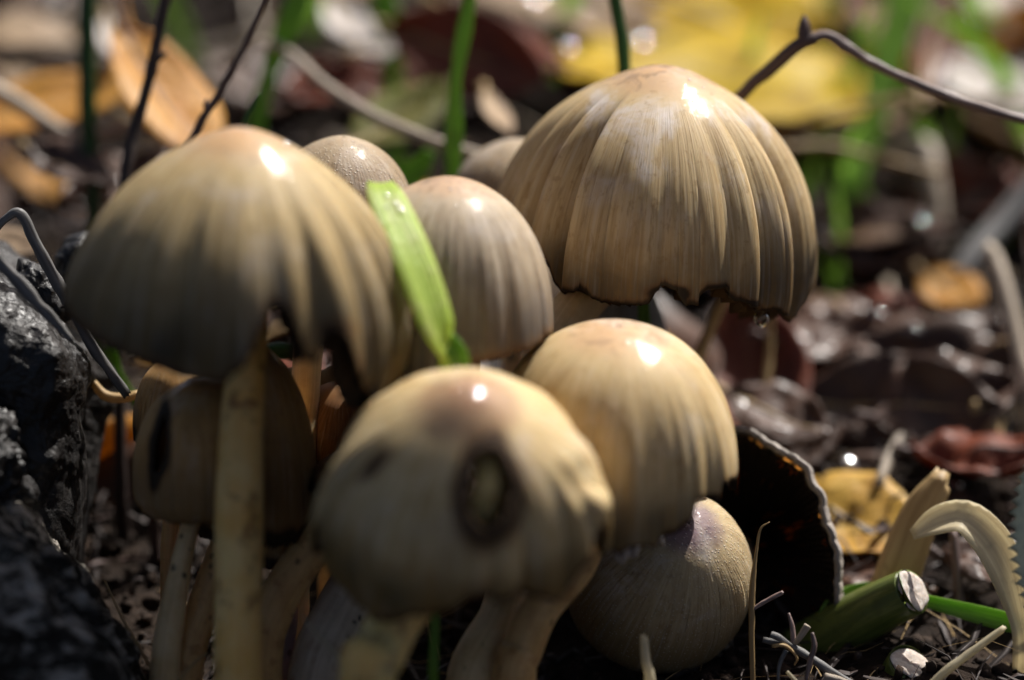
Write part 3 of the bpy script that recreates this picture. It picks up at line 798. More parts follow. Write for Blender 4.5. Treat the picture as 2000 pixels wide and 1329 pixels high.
blade('long green blade reaching out right of the cut stalk', [(1800, 1172, 0.6, 22), (1870, 1190, 0.5, 30), (1940, 1208, 0.4, 36), (2060, 1238, 0.2, 36)], M['grass'], root=False)
blade('tiny green grass tip beside the pale cut stump', [(1812, 1256, 0.5, 5), (1808, 1278, 0.5, 18), (1806, 1310, 0.5, 20)], M['grass'])
blade('green grass tuft blade near the black wood', [(218, 660, 1.6, 8), (220, 695, 1.6, 26), (234, 740, 1.6, 20), (330, 900, 1.7, 18)], M['grass'])
stalk('short green stem glimpsed through the notched hem of the olive cap', [(500, 690, 0.6, 30), (545, 685, 0.6, 34), (600, 690, 0.6, 30)], M['grass_dark'], 'stem', 'green_shoot')

# budded twig
tw = thing('budded_twig', 'bent mauve brown twig with an upright bud, behind the highest cap', 'twig', to_ground(P(1380, 420, 1.6), 0, 0))
def tpart(name, pts, mat, parent, wob=0.2, seed=0, n=60, sides=14):
    path = [P(a, b, c) for a, b, c, w_ in pts]
    rd = [pw(w_, c) / 2 for a, b, c, w_ in pts]
    V, F, uv = tube(path, rd, sides, n, wob, seed)
    return mk(name, V, F, mat, parent, uv)
tpart('shoot', [(1330, 420, 2.0, 26), (1400, 240, 1.7, 25), (1445, 188, 1.6, 24), (1510, 130, 1.5, 24), (1562, 86, 1.4, 25), (1590, 74, 1.4, 28)], M['twig'], tw, seed=1)
tpart('shoot', [(1578, 80, 1.4, 24), (1612, 70, 1.4, 21), (1650, 90, 1.4, 24), (1700, 122, 1.4, 20), (1780, 160, 1.3, 19), (1860, 192, 1.3, 20), (1940, 218, 1.2, 19), (2080, 256, 1.2, 20)], M['twig_pale'], tw, seed=2)
tpart('bud', [(1572, 92, 1.4, 20), (1570, 70, 1.4, 28), (1571, 48, 1.4, 22), (1570, 30, 1.4, 7)], M['twig'], tw, wob=0.05, seed=3)
def twig(label, main, spurs, mat, root=True):
    b = to_ground(P(*main[-1][:3]), 0, 0)
    o = thing('twig', label, 'twig', b)
    path = [P(a, bb, c) for a, bb, c, w_ in main]
    rd = [pw(w_, c) / 2 for a, bb, c, w_ in main]
    if root:
        path.append(to_ground(path[-1], 0, 0.2)); rd.append(rd[-1])
    V, F, uv = tube(path, rd, 12, 80, 0.24, 4, bump=0.06)
    mk('shoot', V, F, mat, o, uv)
    for s_ in spurs: tpart('bud', s_, mat, o, n=10)
    return o
twig('dark upright twig with a hooked bud in front of the orange leaf', [(330, -40, 1.9, 22), (312, 60, 1.9, 22), (292, 150, 1.9, 24), (270, 235, 1.9, 24), (245, 350, 1.8, 24), (232, 560, 1.8, 24), (235, 900, 1.8, 26)],
     [[(296, 125, 1.9, 12), (310, 112, 1.9, 16), (326, 104, 1.9, 5)]], M['twig_dark'])
twig('thin leaning twig with small buds rising behind the olive cap', [(530, -40, 1.4, 11), (500, 45, 1.4, 12), (460, 125, 1.4, 14), (425, 190, 1.4, 15), (385, 255, 1.4, 18), (330, 420, 1.4, 20), (300, 900, 1.4, 20)],
     [[(405, 218, 1.4, 12), (403, 205, 1.4, 12), (404, 192, 1.4, 3)], [(446, 150, 1.4, 9), (450, 143, 1.4, 9), (454, 138, 1.4, 3)]], M['twig'])
stalk('arched greyish dry stalk behind the speckled cap', [(440, 130, 4.6, 16), (500, 86, 4.4, 18), (560, 100, 4.1, 20), (640, 170, 3.7, 22), (740, 232, 3.4, 24), (860, 282, 3.2, 24), (960, 310, 3.1, 22)], M['straw'], seed=5)
stalk('pale straw lying over the orange leaf', [(-40, 160, 4.6, 30), (40, 205, 4.6, 32), (90, 240, 4.6, 32), (140, 268, 4.6, 26)], M['straw'], seed=6)
stalk('pale horizontal straw below the orange leaf', [(120, 262, 4.4, 20), (190, 258, 4.4, 24), (255, 250, 4.4, 24), (330, 245, 4.4, 20)], M['straw'], seed=7)
stalk('bent grey grass stalk slanting over the black wood', [(-30, 470, -0.25, 18), (12, 428, -0.25, 16), (40, 420, -0.25, 20), (70, 475, -0.2, 22), (126, 578, -0.1, 25), (134, 592, -0.1, 29), (140, 604, -0.1, 23), (190, 690, 0.0, 22), (248, 770, 0.1, 17)], M['straw_grey'], seed=8, n=60, sides=14, wob=0.22, flat=0.7)
stalk('second grey stalk lying along the black wood', [(-40, 470, -1.0, 24), (20, 535, -0.95, 25), (80, 600, -0.9, 24), (140, 665, -0.85, 12)], M['straw_grey'], seed=9, n=50, wob=0.25, flat=0.5)
stalk('small dark thorny spur crossing the bent grey stalk', [(118, 602, -0.35, 5), (135, 592, -0.35, 9), (150, 580, -0.35, 3)], M['twig_dark'], 'twig', 'thorn_twig')
stalk('short pale bent rootlet at the foot of the bent grey stalk', [(180, 745, 0.5, 14), (205, 772, 0.5, 20), (240, 778, 0.5, 20), (270, 770, 0.5, 16)], M['straw_tan'], 'rootlet', 'rootlet')
stalk('folded tan dry grass behind the pale straight stem', [(500, 770, 0.55, 44), (560, 740, 0.5, 44), (620, 745, 0.45, 38), (700, 705, 0.4, 24)], M['straw_tan'], 'straw', flat=0.35, seed=3)
stalk('fine pale straw leaning over the grey fibrous stem', [(590, 1205, -1.9, 3), (620, 1240, -1.95, 7), (665, 1290, -2.0, 9), (712, 1345, -2.0, 8)], M['straw_white'])
stalk('fine orange needle in the dark beside the grey root', [(205, 1135, -0.6, 3), (240, 1210, -0.7, 6), (275, 1270, -0.8, 7), (310, 1335, -0.8, 6)], M['straw_tan'], 'needle', 'pine_needle')
stalk('short fine bristle between the thin cream stems and yellow stem', [(350, 1329, -1.2, 5), (380, 1295, -1.2, 6), (405, 1275, -1.2, 3)], M['straw_tan'], 'bristle', 'plant_bristle')
stalk('pale upright broken straw under the round granular cap', [(1257, 1243, -1.1, 15), (1262, 1290, -1.1, 19), (1270, 1345, -1.1, 22)], M['straw_white'], root=True)
stalk('pale dry stalk slanting beside the pale cut stump', [(1960, 1228, -0.4, 14), (1900, 1272, -0.45, 17), (1850, 1310, -0.5, 18), (1790, 1365, -0.5, 18)], M['straw_white'])
stalk('thin mauve upright stem between the arched pale leaf strip and stump', [(1862, 1040, 1.2, 16), (1870, 1120, 1.2, 20), (1874, 1200, 1.2, 20), (1876, 1290, 1.2, 18)], M['twig_pale'], root=True)
stalk('thin tan stem standing under the torn hem of the highest cap', [(1420, 575, 2.2, 18), (1388, 640, 2.2, 24), (1360, 710, 2.2, 26), (1330, 800, 2.2, 26)], M['straw_tan'], root=True)
stalk('thin tan upright stalk in the dark behind the honey cap', [(1505, 600, 3.0, 10), (1502, 700, 3.0, 16), (1490, 790, 2.9, 16)], M['straw_tan'], root=True)
stalk('fine curled hair of dry grass in front of the black gills', [(1503, 1020, -0.2, 2), (1485, 1035, -0.2, 5), (1477, 1080, -0.2, 6), (1470, 1140, -0.2, 12), (1468, 1220, -0.2, 12), (1470, 1330, -0.2, 10)], M['straw_tan'], root=True)
stalk('small dry side stalk in front of the black gills', [(1528, 1158, -0.2, 9), (1500, 1172, -0.2, 9), (1470, 1190, -0.2, 8)], M['twig_pale'])
# frayed dry sprig below the black cap
sp_ = thing('dry_sprig', 'frayed dry plant sprig at the foot of the black open cap', 'sprig', to_ground(P(1560, 1320, -0.2), 0, 0))
for k, pts_ in enumerate([[(1490, 1250, -0.3, 12), (1540, 1262, -0.3, 16), (1590, 1290, -0.3, 17), (1680, 1350, -0.3, 18)],
                          [(1540, 1198, -0.3, 5), (1548, 1230, -0.3, 11), (1550, 1266, -0.3, 12)],
                          [(1578, 1222, -0.35, 15), (1562, 1245, -0.33, 13), (1548, 1262, -0.3, 8)],
                          [(1586, 1236, -0.4, 7), (1590, 1262, -0.4, 12), (1580, 1300, -0.4, 10), (1574, 1330, -0.4, 8)],
                          [(1505, 1240, -0.4, 12), (1520, 1246, -0.4, 14), (1545, 1262, -0.35, 10)],
                          [(1508, 1262, -0.4, 8), (1535, 1262, -0.42, 7), (1556, 1284, -0.42, 5), (1552, 1300, -0.4, 3)],
                          [(1535, 1270, -0.4, 9), (1522, 1300, -0.4, 8), (1520, 1340, -0.4, 6)],
                          [(1537, 1312, -0.5, 6), (1552, 1330, -0.5, 10), (1560, 1350, -0.5, 10)],
                          [(1610, 1322, -0.4, 14), (1640, 1330, -0.4, 16), (1670, 1345, -0.4, 14)]]):
    tpart('stalk', pts_, M[['straw_grey', 'twig_pale', 'straw', 'twig_pale', 'straw_grey', 'straw_tan', 'straw_grey', 'straw_white', 'straw'][k]], sp_, 0.2, k, 16, 8)
# green cut stalk with pale pith
def cut_stalk(label, pts, mat, face_r):
    o = thing('cut_stalk', label, 'stalk', to_ground(P(*pts[0][:3]), 0, 0))
    tpart('bark', pts, mat, o, 0.03, 2, 30, 26)
    a, b_ = P(*pts[-2][:3]), P(*pts[-1][:3])
    t = nrm(b_ - a)
    e1 = nrm(np.cross(t, FW)); e2 = np.cross(t, e1)
    r = pw(pts[-1][3], pts[-1][2]) / 2 * face_r
    V, F = [], []
    K = 28
    for q, (rr, h) in enumerate([(1.0, 0.012), (0.97, 0.034), (0.75, 0.042), (0.4, 0.036), (0.08, 0.03)]):
        for k in range(K):
            th = 2 * math.pi * k / K
            wv = 1 + 0.05 * math.sin(3 * th + 1) + 0.03 * math.sin(7 * th)
            V.append(b_ + t * (h + 0.008 * math.sin(5 * th + q)) + r * rr * wv * (math.cos(th) * e1 + math.sin(th) * e2))
    F = grid_faces(5, K, True).tolist() + [tuple(4 * K + k for k in range(K))]
    mk('cut_face', np.array(V), F, M['pith'], o)
    return o
cut_stalk('thick green stalk with a pale cut end, propped by the black open cap', [(1560, 1275, 1.0, 104), (1630, 1236, 0.75, 106), (1700, 1196, 0.5, 104), (1772, 1160, 0.25, 96), (1780, 1156, 0.22, 92)], M['green_bark'], 0.93)
cut_stalk('short olive stump with a pale cut top by the tiny green grass tip', [(1735, 1400, 0.4, 96), (1752, 1350, 0.2, 96), (1772, 1306, 0.05, 92), (1776, 1299, 0.02, 86)], M['green_bark'], 0.93)
# pale dry strips on the right
stalk('broad pale tan broken stem leaning behind the green cut stalk', [(1840, 934, 0.9, 46), (1806, 990, 0.9, 76), (1770, 1080, 0.9, 88), (1735, 1180, 0.95, 96), (1695, 1270, 1.0, 118), (1670, 1350, 1.0, 128)], M['straw_tan'], 'stem', 'broken_stem', flat=0.5, root=True)
blade('arched pale papery leaf strip curling over beside the silvery serrated leaf', [(1782, 1046, 0.4, 22), (1830, 1022, 0.35, 60), (1885, 1015, 0.3, 70), (1935, 1060, 0.25, 76), (1968, 1120, 0.2, 70), (1990, 1200, 0.2, 44), (2000, 1260, 0.2, 40)], M['straw_white'], 'leaf strip', 'dry_leaf_strip', fold=0.4, normal=camvec(-0.2, 0.5, 0.8))
stalk('pale thick stem base at the edge of the dark hollow', [(1905, 790, 3.0, 26), (1930, 845, 3.0, 56), (1944, 905, 3.0, 60), (1950, 940, 3.0, 50)], M['straw_tan'], 'stem', 'broken_stem', root=True, flat=0.4, wob=0.3)
stalk('long grey straw standing by the curled brown leaf', [(1935, 490, 4.0, 36), (1960, 560, 3.8, 36), (1985, 660, 3.6, 34), (2010, 780, 3.4, 34)], M['straw'], root=True)
stalk('grey green slanting stem above the curled brown leaf', [(2050, 330, 6.0, 50), (1980, 410, 5.8, 52), (1900, 500, 5.4, 50), (1860, 560, 5.2, 46)], M['straw_grey'], seed=4)
stalk('pale bent straw standing in the grass', [(1720, 300, 6.8, 36), (1780, 284, 6.6, 40), (1812, 292, 6.5, 40), (1822, 350, 6.3, 42), (1832, 430, 6.2, 42), (1838, 480, 6.2, 36)], M['straw'], root=True)
stalk('thin tan stem arching across below the budded twig', [(1560, 235, 5.5, 10), (1680, 205, 5.5, 12), (1800, 190, 5.5, 12), (1920, 195, 5.5, 12), (2060, 205, 5.5, 12)], M['straw_tan'])
stalk('thin tan stem trailing behind the edge of the highest cap', [(1520, 290, 5.0, 14), (1620, 285, 5.2, 14), (1720, 310, 5.4, 14), (1840, 340, 5.6, 12)], M['straw_tan'])

# ------------------------------------------------------------------ leaves
def leaf_mesh(L, W, nu=26, nv=11, curl=0.1, fold=0.15, wave=0.06, serr=0, taper=0.9, twist=0.0, seed=0, cup=0.0):
    u = np.linspace(0, 1, nu)
    v = np.linspace(-1, 1, nv)
    prof = np.sin(math.pi * np.clip(u, 0.001, 0.999) ** taper) ** 0.75
    prof[0] = prof[-1] = 0.02
    U, Vv = np.meshgrid(u, v, indexing='ij')
    w_ = prof[:, None] * W / 2
    if serr:
        saw = (u * serr) % 1.0
        w_ = w_ * (1 + 0.22 * np.abs(Vv) ** 10 * (saw[:, None] ** 2 - 0.3))
    x = (U - 0.5) * L + (0.02 * L * (((U * serr) % 1.0)) * np.abs(Vv) ** 6 if serr else 0)
    y = Vv * w_
    z = fold * np.abs(y) + curl * L * (2 * (U - 0.5)) ** 2 * 0.5 + cup * np.abs(Vv) ** 2 * W * 0.5
    pp = np.stack([U * 4, Vv * 2.0, np.full_like(U, seed * 1.37)], -1)
    z = z + wave * W * fbm(pp, 3, seed % 50)
    if twist:
        a = twist * (U - 0.5)
        y, z = y * np.cos(a) - z * np.sin(a), y * np.sin(a) + z * np.cos(a)
    uv = np.stack([U, Vv * 0.5 + 0.5], -1).reshape(-1, 2)
    return np.stack([x, y, z], -1).reshape(-1, 3), grid_faces(nu, nv), uv
def frame_from(xa, up):
    xa = nrm(xa)
    ya = nrm(np.cross(up, xa))
    return xa, ya, np.cross(xa, ya)
def leaf_at(label, a, b, wpx, mat, up, group=None, stalk_mat=None, name='fallen_leaf', dense=False, **kw):
    p0, p1 = P(*a), P(*b)
    L = np.linalg.norm(p1 - p0)
    d = (a[2] + b[2]) / 2
    xa, ya, za = frame_from(p1 - p0, camvec(*up))
    kw2 = dict(nu=200, nv=25) if dense else {}
    kw2.update(kw)
    V, F, uv = leaf_mesh(L, pw(wpx, d), **kw2)
    c = (p0 + p1) / 2
    Wd = c + V[:, :1] * xa + V[:, 1:2] * ya + V[:, 2:3] * za
    base = np.array([c[0], c[1], Wd[:, 2].min()])
    o = thing(name, label, 'leaf', base, group)
    mk('blade', Wd, F, mat, o, uv, solid=0.018)
    mid = Wd.reshape(kw2.get('nu', 26), kw2.get('nv', 11), 3)[:, kw2.get('nv', 11) // 2]
    rib = np.vstack([mid[0] - (mid[2] - mid[0]) * 1.5, mid[::3]])
    Vr, Fr, uvr = tube(rib, np.linspace(0.05, 0.012, len(rib)), 6, 24)
    mk('midrib', Vr, Fr, stalk_mat or M['straw_tan'], o, uvr)
    return o
leaf_at('long orange leaf tip standing up between the two dark twigs', (225, 40, 4.4), (400, 330, 3.4), 210, M['leaf_orange'], (0.55, 0.2, 0.8), curl=0.05, fold=0.2, seed=3, stalk_mat=M['twig'], taper=1.2)
leaf_at('big flat orange leaf lying behind the deep green stem', (-140, 270, 4.9), (330, 150, 5.6), 170, M['leaf_orange'], (0, 0.75, 0.65), curl=0.08, seed=5, stalk_mat=M['straw_tan'])
leaf_at('narrow brown orange leaf edge rising beside the dark upright twig', (215, -30, 4.8), (300, 250, 4.4), 62, M['leaf_orange'], (0.8, 0.1, 0.4), seed=8, stalk_mat=M['twig'])
leaf_at('large bright yellow leaf behind the highest pleated cap', (1160, 100, 8.0), (1690, 235, 6.2), 600, M['leaf_yellow'], (0.12, 0.88, 0.44), curl=0.06, fold=0.05, seed=11, wave=0.05)
leaf_at('tall yellow leaf standing beyond the large bright yellow leaf', (1230, 10, 9.6), (1640, 60, 8.6), 420, M['leaf_yellow'], (0.05, 0.75, 0.65), curl=0.05, seed=111, wave=0.06)
leaf_at('pale buff leaf with dewdrops behind the dark green stem', (900, -60, 9.2), (1290, 70, 8.2), 210, M['leaf_tan'], (0.05, 0.8, 0.6), curl=0.06, seed=12)
leaf_at('small yellow leaf below the pale buff leaf', (1050, 120, 6.6), (1230, 150, 6.2), 90, M['leaf_yellow'], (0.0, 0.8, 0.55), seed=13)
leaf_at('dark red leaf standing on edge behind the tall narrow blade', (770, 60, 6.2), (1080, 170, 5.6), 190, M['leaf_red'], (-0.1, 0.25, 0.95), curl=0.1, seed=14, cup=0.2)
leaf_at('wine red leaf with pale upper rim beside the dark red leaf', (860, 20, 7.2), (1110, 150, 6.2), 120, M['leaf_red'], (0.2, 0.75, 0.6), curl=0.08, seed=15)
leaf_at('olive yellow leaf in shade below the dark red leaf', (690, 290, 5.0), (880, 170, 5.6), 140, M['leaf_green'], (-0.2, 0.5, 0.8), seed=16)
leaf_at('small pale buff leaf standing beside the tall narrow blade', (945, 185, 4.6), (995, 270, 4.0), 56, M['leaf_tan'], (0.4, 0.5, 0.8), seed=17)
leaf_at('brown leaf with wet pale upper edge behind the hem of the highest cap', (1560, 470, 6.0), (1890, 455, 5.6), 130, M['leaf_brown'], (0.0, 0.85, 0.5), curl=-0.05, seed=18, cup=0.25)
leaf_at('big curled dark brown leaf above the dark hollow', (1640, 690, 4.4), (2060, 690, 4.0), 250, M['leaf_brown'], (0.0, 0.72, 0.7), curl=0.14, wave=0.16, seed=19, cup=-0.3)
leaf_at('ridged brown leaf sloping down to the dark hollow', (1590, 560, 5.2), (1760, 740, 4.0), 170, M['leaf_brown'], (0.35, 0.7, 0.6), curl=-0.1, wave=0.14, seed=20)
leaf_at('brown orange leaf beside the grey straw', (1800, 540, 5.2), (1920, 600, 4.7), 120, M['leaf_orange'], (0.0, 0.7, 0.7), seed=21)
leaf_at('shadowed dark leaf forming the roof of the dark hollow', (1560, 790, 3.4), (1960, 800, 3.0), 220, M['leaf_brown'], (0.1, 0.3, 0.95), curl=0.1, wave=0.1, seed=22)
leaf_at('dark folded leaf under the honey cap side', (1420, 770, 2.9), (1620, 860, 2.5), 150, M['leaf_brown'], (-0.2, 0.7, 0.6), curl=0.1, wave=0.12, seed=23)
leaf_at('yellow ochre leaf with dark midrib beside the black open cap', (1540, 960, 2.4), (1800, 1075, 1.7), 230, M['leaf_ochre'], (0.0, 0.72, 0.7), curl=0.05, fold=0.1, seed=24, stalk_mat=M['twig'])
leaf_at('wet crumpled dark leaf lying along the yellow ochre leaf', (1620, 905, 2.9), (1900, 985, 2.4), 110, M['leaf_brown'], (0.0, 0.9, 0.4), wave=0.2, seed=25)
leaf_at('silvery serrated leaf standing at the side of the arched pale strip', (2062, 830, -0.9), (2072, 1290, -1.0), 176, M['leaf_silver'], (-0.35, 0.5, 0.78), serr=-20, dense=True, curl=0.03, fold=0.1, seed=26, wave=0.03, stalk_mat=M['straw_white'])
leaf_at('red orange leaf standing beside the green blade under the twig', (1660, 0, 8.6), (1790, 110, 7.8), 90, M['leaf_red'], (0.2, 0.6, 0.7), seed=27)
leaf_at('dark red brown leaf standing behind the green blade', (1790, 200, 6.8), (1850, -20, 8.0), 90, M['leaf_red'], (0.4, 0.3, 0.9), seed=28)
leaf_at('large pale grey leaf catching the sun behind the budded twig', (1800, 120, 7.8), (2080, 240, 6.8), 170, M['leaf_grey'], (0.0, 0.85, 0.5), seed=29)
leaf_at('pale grey leaf far behind above the twig end', (1840, 30, 9.6), (2100, 0, 10.0), 150, M['leaf_grey'], (0.0, 0.85, 0.5), seed=30)
leaf_at('sunlit beige leaf heaped behind the deep green stem', (-60, 70, 7.0), (150, 60, 7.2), 130, M['leaf_tan'], (0.0, 0.8, 0.6), curl=-0.25, seed=31)
leaf_at('white curled leaf piece left of the yellow green blade', (640, 20, 7.4), (730, 100, 6.6), 90, M['leaf_grey'], (0.0, 0.85, 0.5), curl=0.2, seed=32)
leaf_at('grey buff leaf scrap below the white curled leaf piece', (690, 110, 6.2), (780, 90, 6.4), 70, M['leaf_grey'], (0.2, 0.8, 0.5), curl=0.1, seed=33)
leaf_at('pale sunlit leaf behind the black wood', (-60, 470, 2.6), (70, 500, 2.2), 110, M['leaf_tan'], (0.0, 0.8, 0.6), seed=34)
leaf_at('reddish leaf scrap in shade left of the olive cap', (60, 300, 3.8), (230, 370, 3.2), 120, M['leaf_brown'], (0.0, 0.8, 0.6), wave=0.15, seed=35)
leaf_at('pale grey upright leaf scrap behind the deep green stem', (205, 40, 6.2), (228, 130, 5.4), 50, M['leaf_grey'], (0.2, 0.5, 0.8), seed=36)

for k, (a_, b_, w_, up_, lab) in enumerate([
        ((1600, 455, 6.2), (1840, 520, 5.4), 170, (-0.1, 0.7, 0.7), 'arched brown leaf lying under the leaf with the wet pale upper edge'),
        ((1850, 640, 4.8), (1580, 600, 5.0), 180, (0.1, 0.6, 0.75), 'crumpled wine brown leaf between the ridged leaf and big curled leaf'),
        ((1500, 690, 4.0), (1720, 640, 4.2), 150, (-0.2, 0.75, 0.6), 'dark wet leaf sloping beside the thin tan upright stalk'),
        ((1700, 830, 3.2), (1990, 760, 3.4), 210, (0.15, 0.5, 0.85), 'near black brown leaf drooping under the big curled leaf'),
        ((1440, 900, 2.6), (1640, 820, 2.8), 160, (-0.1, 0.6, 0.75), 'dark brown leaf wedged behind the black open cap'),
        ((1780, 900, 2.7), (2060, 900, 2.5), 170, (0.0, 0.8, 0.55), 'rumpled red brown leaf at the foot of the pale thick stem base'),
        ((1840, 1100, 1.5), (2080, 1150, 1.2), 150, (0.0, 0.85, 0.5), 'dark leaf flat on the soil behind the arched pale strip'),
        ((1620, 1110, 1.5), (1830, 1150, 1.2), 120, (0.0, 0.85, 0.5), 'dark brown leaf on the soil between the ochre leaf and green cut stalk'),
        ((330, 330, 4.6), (120, 420, 4.0), 150, (0.0, 0.75, 0.6), 'rust brown leaf below the pale horizontal straw'),
        ((560, 200, 5.6), (700, 150, 5.8), 120, (0.1, 0.7, 0.7), 'rust red leaf scrap beyond the arched greyish stalk'),
        ((60, 180, 6.4), (200, 120, 6.6), 110, (0.0, 0.8, 0.6), 'dark brown leaf between the beige leaf and big flat orange leaf')]):
    leaf_at(lab, a_, b_, w_, M['leaf_red' if k in (1, 5, 9) else 'leaf_brown'], up_, curl=[0.15, -0.12, 0.2][k % 3], wave=0.16, seed=70 + k, cup=[0.3, -0.3, 0.1][k % 3], stalk_mat=M['twig'])

# ------------------------------------------------------------------ scattered litter
litter_kinds = [('leaf_brown', 'dark brown fallen leaf', 'dark brown litter leaves', 0.40),
                ('leaf_tan', 'tan fallen leaf', 'tan litter leaves', 0.18),
                ('leaf_grey', 'pale grey fallen leaf', 'grey litter leaves', 0.13),
                ('leaf_red', 'small red brown fallen leaf', 'red brown litter leaves', 0.14),
                ('leaf_orange', 'small orange fallen leaf', 'orange litter leaves', 0.09),
                ('leaf_yellow', 'small yellow fallen leaf', 'yellow litter leaves', 0.06)]
shapes = []
for k in range(14):
    V, F, uv = leaf_mesh(1.0, random.uniform(0.42, 0.62), 15, 7, random.uniform(-0.25, 0.3), random.uniform(0, 0.3), random.uniform(0.06, 0.2), seed=60 + k, cup=random.uniform(-0.3, 0.35), twist=random.uniform(-0.8, 0.8))
    shapes.append((V, F, uv))
mesh_cache = {}
def instance(key, V, F, uv, mat, name, loc, ex, ey, ez, sc, solid=None):
    if key not in mesh_cache:
        o = mk(name, V, F, mat, None, uv, base=(0, 0, 0))
        mesh_cache[key] = o.data
        if solid:
            pass
    else:
        o = bpy.data.objects.new(name, mesh_cache[key])
        C.objects.link(o)
    from mathutils import Matrix
    mt = Matrix(((ex[0] * sc, ey[0] * sc, ez[0] * sc, loc[0] * S), (ex[1] * sc, ey[1] * sc, ez[1] * sc, loc[1] * S), (ex[2] * sc, ey[2] * sc, ez[2] * sc, loc[2] * S), (0, 0, 0, 1)))
    o.matrix_world = mt
    if solid:
        md = o.modifiers.new('thickness', 'SOLIDIFY'); md.thickness = solid * S; md.offset = -1
    return o
GN = nrm([0, -SLOPE, 1])
def rand_frame(tilt):
    a = random.uniform(0, 2 * math.pi)
    up = nrm(GN + np.array([random.gauss(0, tilt), random.gauss(0, tilt), 0]))
    x = np.array([math.cos(a), math.sin(a), 0])
    ex = nrm(x - (x @ up) * up)
    return ex, np.cross(up, ex), up
def in_cluster(x, y):
    return (-3.6 < x < 3.2 and y < 2.6) or y < 0.3
ZONES = [((-400, 150, 420, 460), 'around the orange leaves beside the deep green stem'), ((-400, 460, 330, 1600), 'beside the charred wood'), ((330, -400, 1000, 200), 'behind the olive and speckled caps'),
         ((330, 200, 1000, 1600), 'low behind the speckled cap'), ((1000, -400, 1450, 250), 'about the large yellow leaf'), ((1000, 250, 1450, 1600), 'under the highest cap'),
         ((1450, -400, 1850, 250), 'below the budded twig by the bright green blade'), ((1850, -400, 3000, 330), 'about the pale grey leaves'), ((1450, 250, 3000, 480), 'by the pale bent straw'),
         ((1450, 480, 3000, 860), 'about the big curled brown leaf'), ((1450, 860, 3000, 2000), 'near the green cut stalk'), ((-3000, -3000, 420, 150), 'behind the deep green stem')]
def zone(x, y, z):
    a, b = proj(np.array([x, y, z]))
    for (x0, y0, x1, y1), nm in ZONES:
        if x0 <= a < x1 and y0 <= b < y1: return nm
    return 'off beyond the orange leaves' if a < 1000 else 'off beyond the pale grey leaves'
wts = [k[3] for k in litter_kinds]
cnt = 0
while cnt < 150:
    x, y = random.uniform(-11, 11), random.uniform(0.6, 17)
    if in_cluster(x, y): continue
    mk_, lab, grp, _ = random.choices(litter_kinds, wts)[0]
    s_ = random.uniform(1.0, 2.6) * (0.8 + 0.03 * y)
    qx_, qy_ = proj(np.array([x, y, float(ground(x, y))]))
    if qx_ > 1350 and 560 < qy_ < 1020 and mk_ not in ('leaf_brown', 'leaf_red'): continue
    k = random.randrange(len(shapes))
    V, F, uv = shapes[k]
    ex, ey, ez = rand_frame(0.28)
    z = float(ground(x, y)) + random.uniform(0.05, 0.35)
    o = instance(('l', k, mk_), V, F, uv, M[mk_], 'litter_leaf', (x, y, z), ex, ey, ez, s_, 0.012)
    zn = zone(x, y, z)
    tag(o, '%s %s lying %s' % ('big' if s_ > 2.0 else 'middling' if s_ > 1.5 else 'little', lab.replace('small ', ''), zn), 'leaf', grp + ' ' + zn)
    cnt += 1
# straws and twigs
stk_shapes = []
for k in range(10):
    n_ = 5
    pts_ = [(i / (n_ - 1) - 0.5, random.gauss(0, 0.035), random.gauss(0, 0.02)) for i in range(n_)]
    stk_shapes.append(tube(pts_, [0.016 + random.gauss(0, 0.002)] * n_, 7, 18, 0.15, k, 0.7))
for cnt in range(120):
    x, y = random.uniform(-10, 10), random.uniform(0.5, 15)
    if in_cluster(x, y): continue
    mk_, lab, grp = random.choices([('straw', 'pale grey straw', 'pale straws in the litter'), ('straw_tan', 'tan straw', 'tan straws in the litter'),
                                    ('twig', 'brown twig scrap', 'twig scraps in the litter')], [0.4, 0.3, 0.3])[0]
    V, F, uv = stk_shapes[cnt % 10]
    ex, ey, ez = rand_frame(0.22)
    o = instance(('s', cnt % 10, mk_), V, F, uv, M[mk_], 'straw_piece' if mk_ != 'twig' else 'twig_piece', (x, y, float(ground(x, y)) + random.uniform(0.15, 0.6)), ex, ey, ez, random.uniform(1.6, 4.2))
    zn = zone(x, y, float(ground(x, y)))
    tag(o, lab + ' scattered ' + zn, 'straw' if mk_ != 'twig' else 'twig', grp + ' ' + zn)
# grass blades in the background, more towards the right
bl_shapes = []
for k in range(8):
    h = 1.0
    b1, b2 = random.uniform(-0.25, 0.25), random.uniform(-0.4, 0.4)
    bl_shapes.append(blade_mesh([(0, 0, -0.05), (b1 * 0.3, 0.02, 0.35 * h), (b1 + 0.1 * b2, 0.05, 0.7 * h), (b1 + b2, 0.1, 0.98 * h)], [0.07, 0.085, 0.07, 0.008], 16, 0.3, np.array([0, -1, 0]), 3))
for cnt in range(64):
    if random.random() < 0.75: x, y = random.uniform(2.5, 8.5), random.uniform(5.5, 15)
    else: x, y = random.uniform(-9, 3), random.uniform(5.5, 15)
    V, F, uv = bl_shapes[cnt % 8]
    a = random.uniform(-1, 1) * 0.9
    up = nrm([random.gauss(0, 0.3), random.gauss(0, 0.25), 1])
    ex = nrm(np.array([math.cos(a), math.sin(a), 0]) - (np.array([math.cos(a), math.sin(a), 0]) @ up) * up)
    o = instance(('g', cnt % 8), V, F, uv, M['grass'], 'grass_blade', (x, y, float(ground(x, y))), ex, np.cross(up, ex), up, random.uniform(1.2, 3.0))
    zn = zone(x, y, float(ground(x, y)))
    tag(o, 'slender green grass blade growing ' + zn, 'grass', 'grass blades ' + zn)
